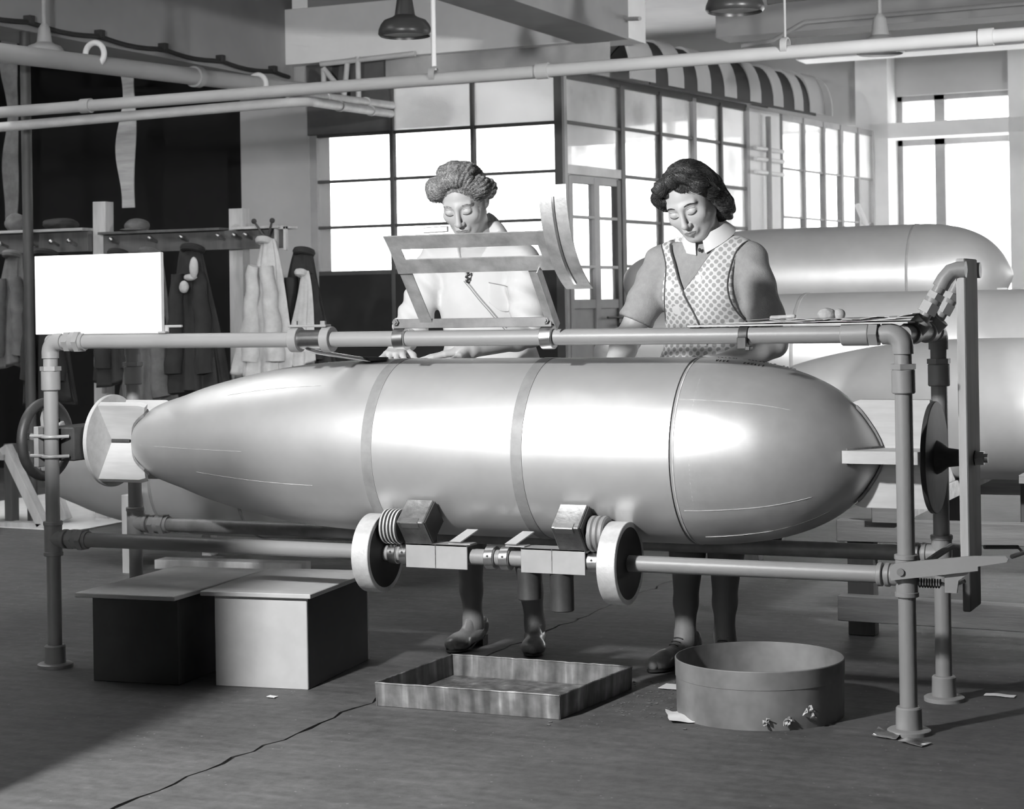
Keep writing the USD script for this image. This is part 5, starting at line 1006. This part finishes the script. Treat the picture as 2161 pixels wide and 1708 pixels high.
# ---- the woman in the printed crossover pinafore
def build_right():
    w = thing("person", "dark-haired woman with white collar and printed crossover pinafore, looking down at the tank", "person", (-1.89, 5.62, 0))
    s = .965; Rm, hc = rotm(0, 31, -13), A([-1.914, 5.530, 1.442]); v = {"face": 1.07}
    nb = Rm.T @ (A([-1.885, 5.61, 1.285]) - hc) / s
    hd, f = make_head(v, (0, .028, -.06), nb, .053)
    head = moved(trimesh.Trimesh(hd.vertices * s, hd.faces, process=False), Rm, hc)
    shR, shL = A([-2.032, 5.60, 1.262]), A([-1.748, 5.60, 1.262]); elR, elL = A([-2.128, 5.545, 1.02]), A([-1.662, 5.555, 1.00]); wrR, wrL = A([-2.128, 5.36, .905]), A([-1.79, 5.405, .945])
    armR = arm_mesh(shR, elR, wrR, ((.15, -.85, .22), (0, -.3, -1), (1, 0, 0), .15, (.25, .25, .25, .25)), (.046, .039, .037, .025))
    armL = arm_mesh(shL, elL, wrL, ((-.72, -.66, .06), (0, -.2, -1), (-.3, -1, 0), .1, (.25, .2, .2, .25)), (.046, .040, .038, .025))
    core = lambda P, g: smin(smin(ell(P, (-1.888, 5.625, 1.15), (.135 + g, .088 + g, .19 + g)), ell(P, (-1.89, 5.65, .90), (.15 + g, .105 + g, .16 + g)), .07), smin(cap(P, (-2.02, 5.605, 1.258), (-1.758, 5.605, 1.258), .040 + g), ell(P, (-1.886, 5.615, 1.27), (.095 + g, .06 + g, .05 + g)), .05), .05)
    bust = lambda P, g: smin(core(P, g), ell(np.stack([np.abs(P[:, 0] + 1.892) - .062, P[:, 1] - 5.562, P[:, 2] - 1.165], 1), (0, 0, 0), (.058 + g, .048 + g, .056 + g)), .04)
    torso = nets(lambda P: core(P, 0), (-2.12, 5.48, .7), (-1.66, 5.8, 1.36), .007)
    hips = ((-1.965, 5.645, .82), (-1.815, 5.645, .82)); kn = ((-1.975, 5.62, .45), (-1.852, 5.625, .45)); an = ((-1.978, 5.605, .09), (-1.866, 5.655, .09)); toe = ((-2.022, 5.435, .02), (-1.84, 5.50, .02))
    part(w, "body", join(torso, head, armR, armL), "skin2", 60)
    part(w, "stockinged_legs", cat(*[leg_mesh(*q) for q in zip(hips, kn, an, toe)]), "stocking", 60, label="grey stockinged legs")
    features(w, f, (Rm, hc, s), "hair_brown", "lip", v)
    def hair(P):
        d = ell(P, (0, .020, .040), (.081, .101, .085)); d = smin(d, ell(P, (.005, .075, -.02), (.068, .055, .062)), .03); d = smin(d, ell(P, (.048, .052, -.008), (.052, .058, .082)), .03)
        d = smax(d, -ell(P, (-.002, -.105, -.026), (.072, .083, .103)), .006)
        for pts, rs in (([(.040, -.052, .106), (.0, -.064, .110), (-.045, -.066, .092), (-.078, -.040, .056)], [.016, .020, .022, .020]),       # front wave swept from the parting
                        ([(-.078, -.045, .046), (-.080, -.005, .012), (-.066, .05, -.03)], [.020, .022, .03]),
                        ([(.044, -.056, .096), (.070, -.040, .060), (.082, -.008, .020), (.082, .020, -.020)], [.016, .022, .024, .026]),        # near side waves
                        ([(.082, .020, -.020), (.080, .042, -.052), (.066, .056, -.082)], [.028, .034, .036]),
                        ([(-.06, .085, -.055), (.01, .104, -.075), (.066, .056, -.082)], [.030, .034, .036])):                                # nape roll
            d = smin(d, chain(P, pts, rs, .014), .012)
        d += .0030 * np.sin(110 * P[:, 1] + 70 * P[:, 2] + 4 * np.sin(45 * P[:, 0] + 30 * P[:, 2])) + .0040 * meshkit.fbm(P * 34, 2, 8).astype(np.float32); return d
    hm = nets(hair, (-.125, -.115, -.15), (.135, .16, .145), .003); part(w, "hair", moved(trimesh.Trimesh(hm.vertices * s, hm.faces, process=False), Rm, hc), "hair_brown", 60)
    def flow(p, r):
        x = p[:, 0] - .035; d = np.stack([.9 * np.tanh(x / .03) + .7 * np.sin(95 * p[:, 2] + 40 * p[:, 1]), .45 + .5 * np.sin(80 * p[:, 2] + 30 * x), -.7 + 0 * x], 1); return d + .25 * r.standard_normal(d.shape)
    strands(w, hm, Rm, hc, s, flow, "strand_brown", 5200, 13)
    def sweater(P):
        d = bust(P, .010); 
        for sh_, el_ in ((shR, elR), (shL, elL)):
            e = el_ + .26 * (sh_ - el_); q = cap(P, sh_ - A([0, 0, .01]), e, .058, .057) + .0025 * np.sin((P - e) @ A([40., 30., 75.])); dn = (sh_ - el_) / np.linalg.norm(sh_ - el_)
            q = smax(q, -((P - e) @ dn) - .012, .004); d = smin(d, q, .025)
        return smax(smax(d, P[:, 2] - 1.318, .004), -(P[:, 2] - .86), .004)
    part(w, "sweater", nets(sweater, (-2.24, 5.46, .84), (-1.58, 5.80, 1.34), .005), "knit_grey", 60, label="plain grey short-sleeved jumper")
    def pinafore(P):
        d = bust(P, .019) + folds(P, .003, 2., 7.); d = smin(d, cap(P, (-1.89, 5.655, .86), (-1.89, 5.66, .44), .165, .205), .06)
        x, z = P[:, 0] + 1.930, P[:, 2]
        # V front: steep edge on her right, slanting one on her left
        lf, rt = -x - (z - 1.165) * .42, x - (z - 1.165) * .72; vv = np.maximum(np.maximum(lf, rt) * .85, P[:, 1] - 5.615)
        d = smax(d, -vv, .004)
        for sh_, sg in ((shR, -1), (shL, 1)):
            c = sh_ + A([sg * .020, 0, -.075]); d = smax(d, -ell(P, c, (.062, .14, .135)), .006)     # arm holes
        back = np.maximum(-(P[:, 1] - 5.60), 0)
        return smax(d, P[:, 2] - 1.335, .004)
    pf_ = part(w, "pinafore", nets(pinafore, (-2.12, 5.42, .42), (-1.66, 5.88, 1.36), .0045), "print_cotton", 60, label="cotton pinafore printed with rows of small ovals")
    both = lambda P: np.minimum(pinafore(P), sweater(P))
    z = np.concatenate([np.linspace(1.31, 1.165, 16), np.linspace(1.155, 1.0, 16)]); x = np.concatenate([-1.930 - (z[:16] - 1.165) * .42, np.interp(z[16:], [1.0, 1.155], [-1.862, -1.928])])
    part(pf_, "piping", tube(surf_front(both, x, z, .001), .0030, 8), "piping", 60)
    z = np.linspace(1.17, 1.30, 16); part(pf_, "edge", tube(surf_front(both, -1.930 + (z - 1.165) * .72, z, .001), .0016, 8), "coat_seam", 60)
    for sh_, sg in ((shR, -1), (shL, 1)):
        c = sh_ + A([sg * .020, 0, -.075]); t = np.linspace(.2, math.pi - .2, 20); xx = c[0] - sg * .062 * np.sin(t); zz = c[2] + .135 * np.cos(t); part(pf_, "armhole_binding", tube(surf_front(both, xx, zz, .0005), .0022, 8), "piping", 60)
    part(pf_, "tie_bow", cat(blob((-1.752, 5.565, .985), (.030, .022, .034), 3, .3), blob((-1.735, 5.58, .955), (.02, .02, .04), 5, .3)), "print_cotton", 60)
    # white collar
    nk, ud = A([-1.886, 5.592, 1.352]), rotm(0, 24, -10)
    for sg in (-1, 1):
        g = []
        for t in np.linspace(0, 1, 18):
            a_ = math.pi / 2 - sg * t * (math.pi - .16); o_ = A([math.cos(a_), math.sin(a_), 0]); base = A([.0655 * math.cos(a_), .0655 * math.sin(a_), .010]); flare = .020 + .010 * t
            g.append([nk + ud @ (base + o_ * q * flare - A([0, 0, 1]) * q * (.034 + (.018 * t ** 4))) for q in np.linspace(0, 1, 5)])
        part(w, "white_collar", sheet(g, .003), "collar_white", 60, label="stiff white collar leaf")
    part(w, "collar_button", blob(nk + ud @ A([0, -.092, -.028]), (.005, .004, .006), 2, .05, 2), "skirt_dark", 60)
    def skirt(P): return smax(smax(cap(P, (-1.89, 5.655, .86), (-1.89, 5.655, .40), .15, .20) + .006 * np.sin(14 * np.arctan2(P[:, 1] - 5.655, P[:, 0] + 1.89)), -(P[:, 2] - .375), .004), P[:, 2] - .9, .004)
    part(w, "skirt", nets(skirt, (-2.14, 5.40, .36), (-1.64, 5.90, .92), .007), "skirt_dark", 60, label="dark skirt under the pinafore")
    for a_, t_ in zip(an, toe): shoe(w, a_, t_, .032)
    return w
build_right()
solo("tape_strip", sheet([[(x, y, TZ + math.sqrt(max(rad(x - TA) ** 2 - (y - TB) ** 2, 0)) + .0015) for y in (5.13, 5.15, 5.17)] for x in np.linspace(-2.86, -2.63, 12)], .001), "paper", "pale paper strip under the fair-haired woman's hands on top of the tank", "paper")
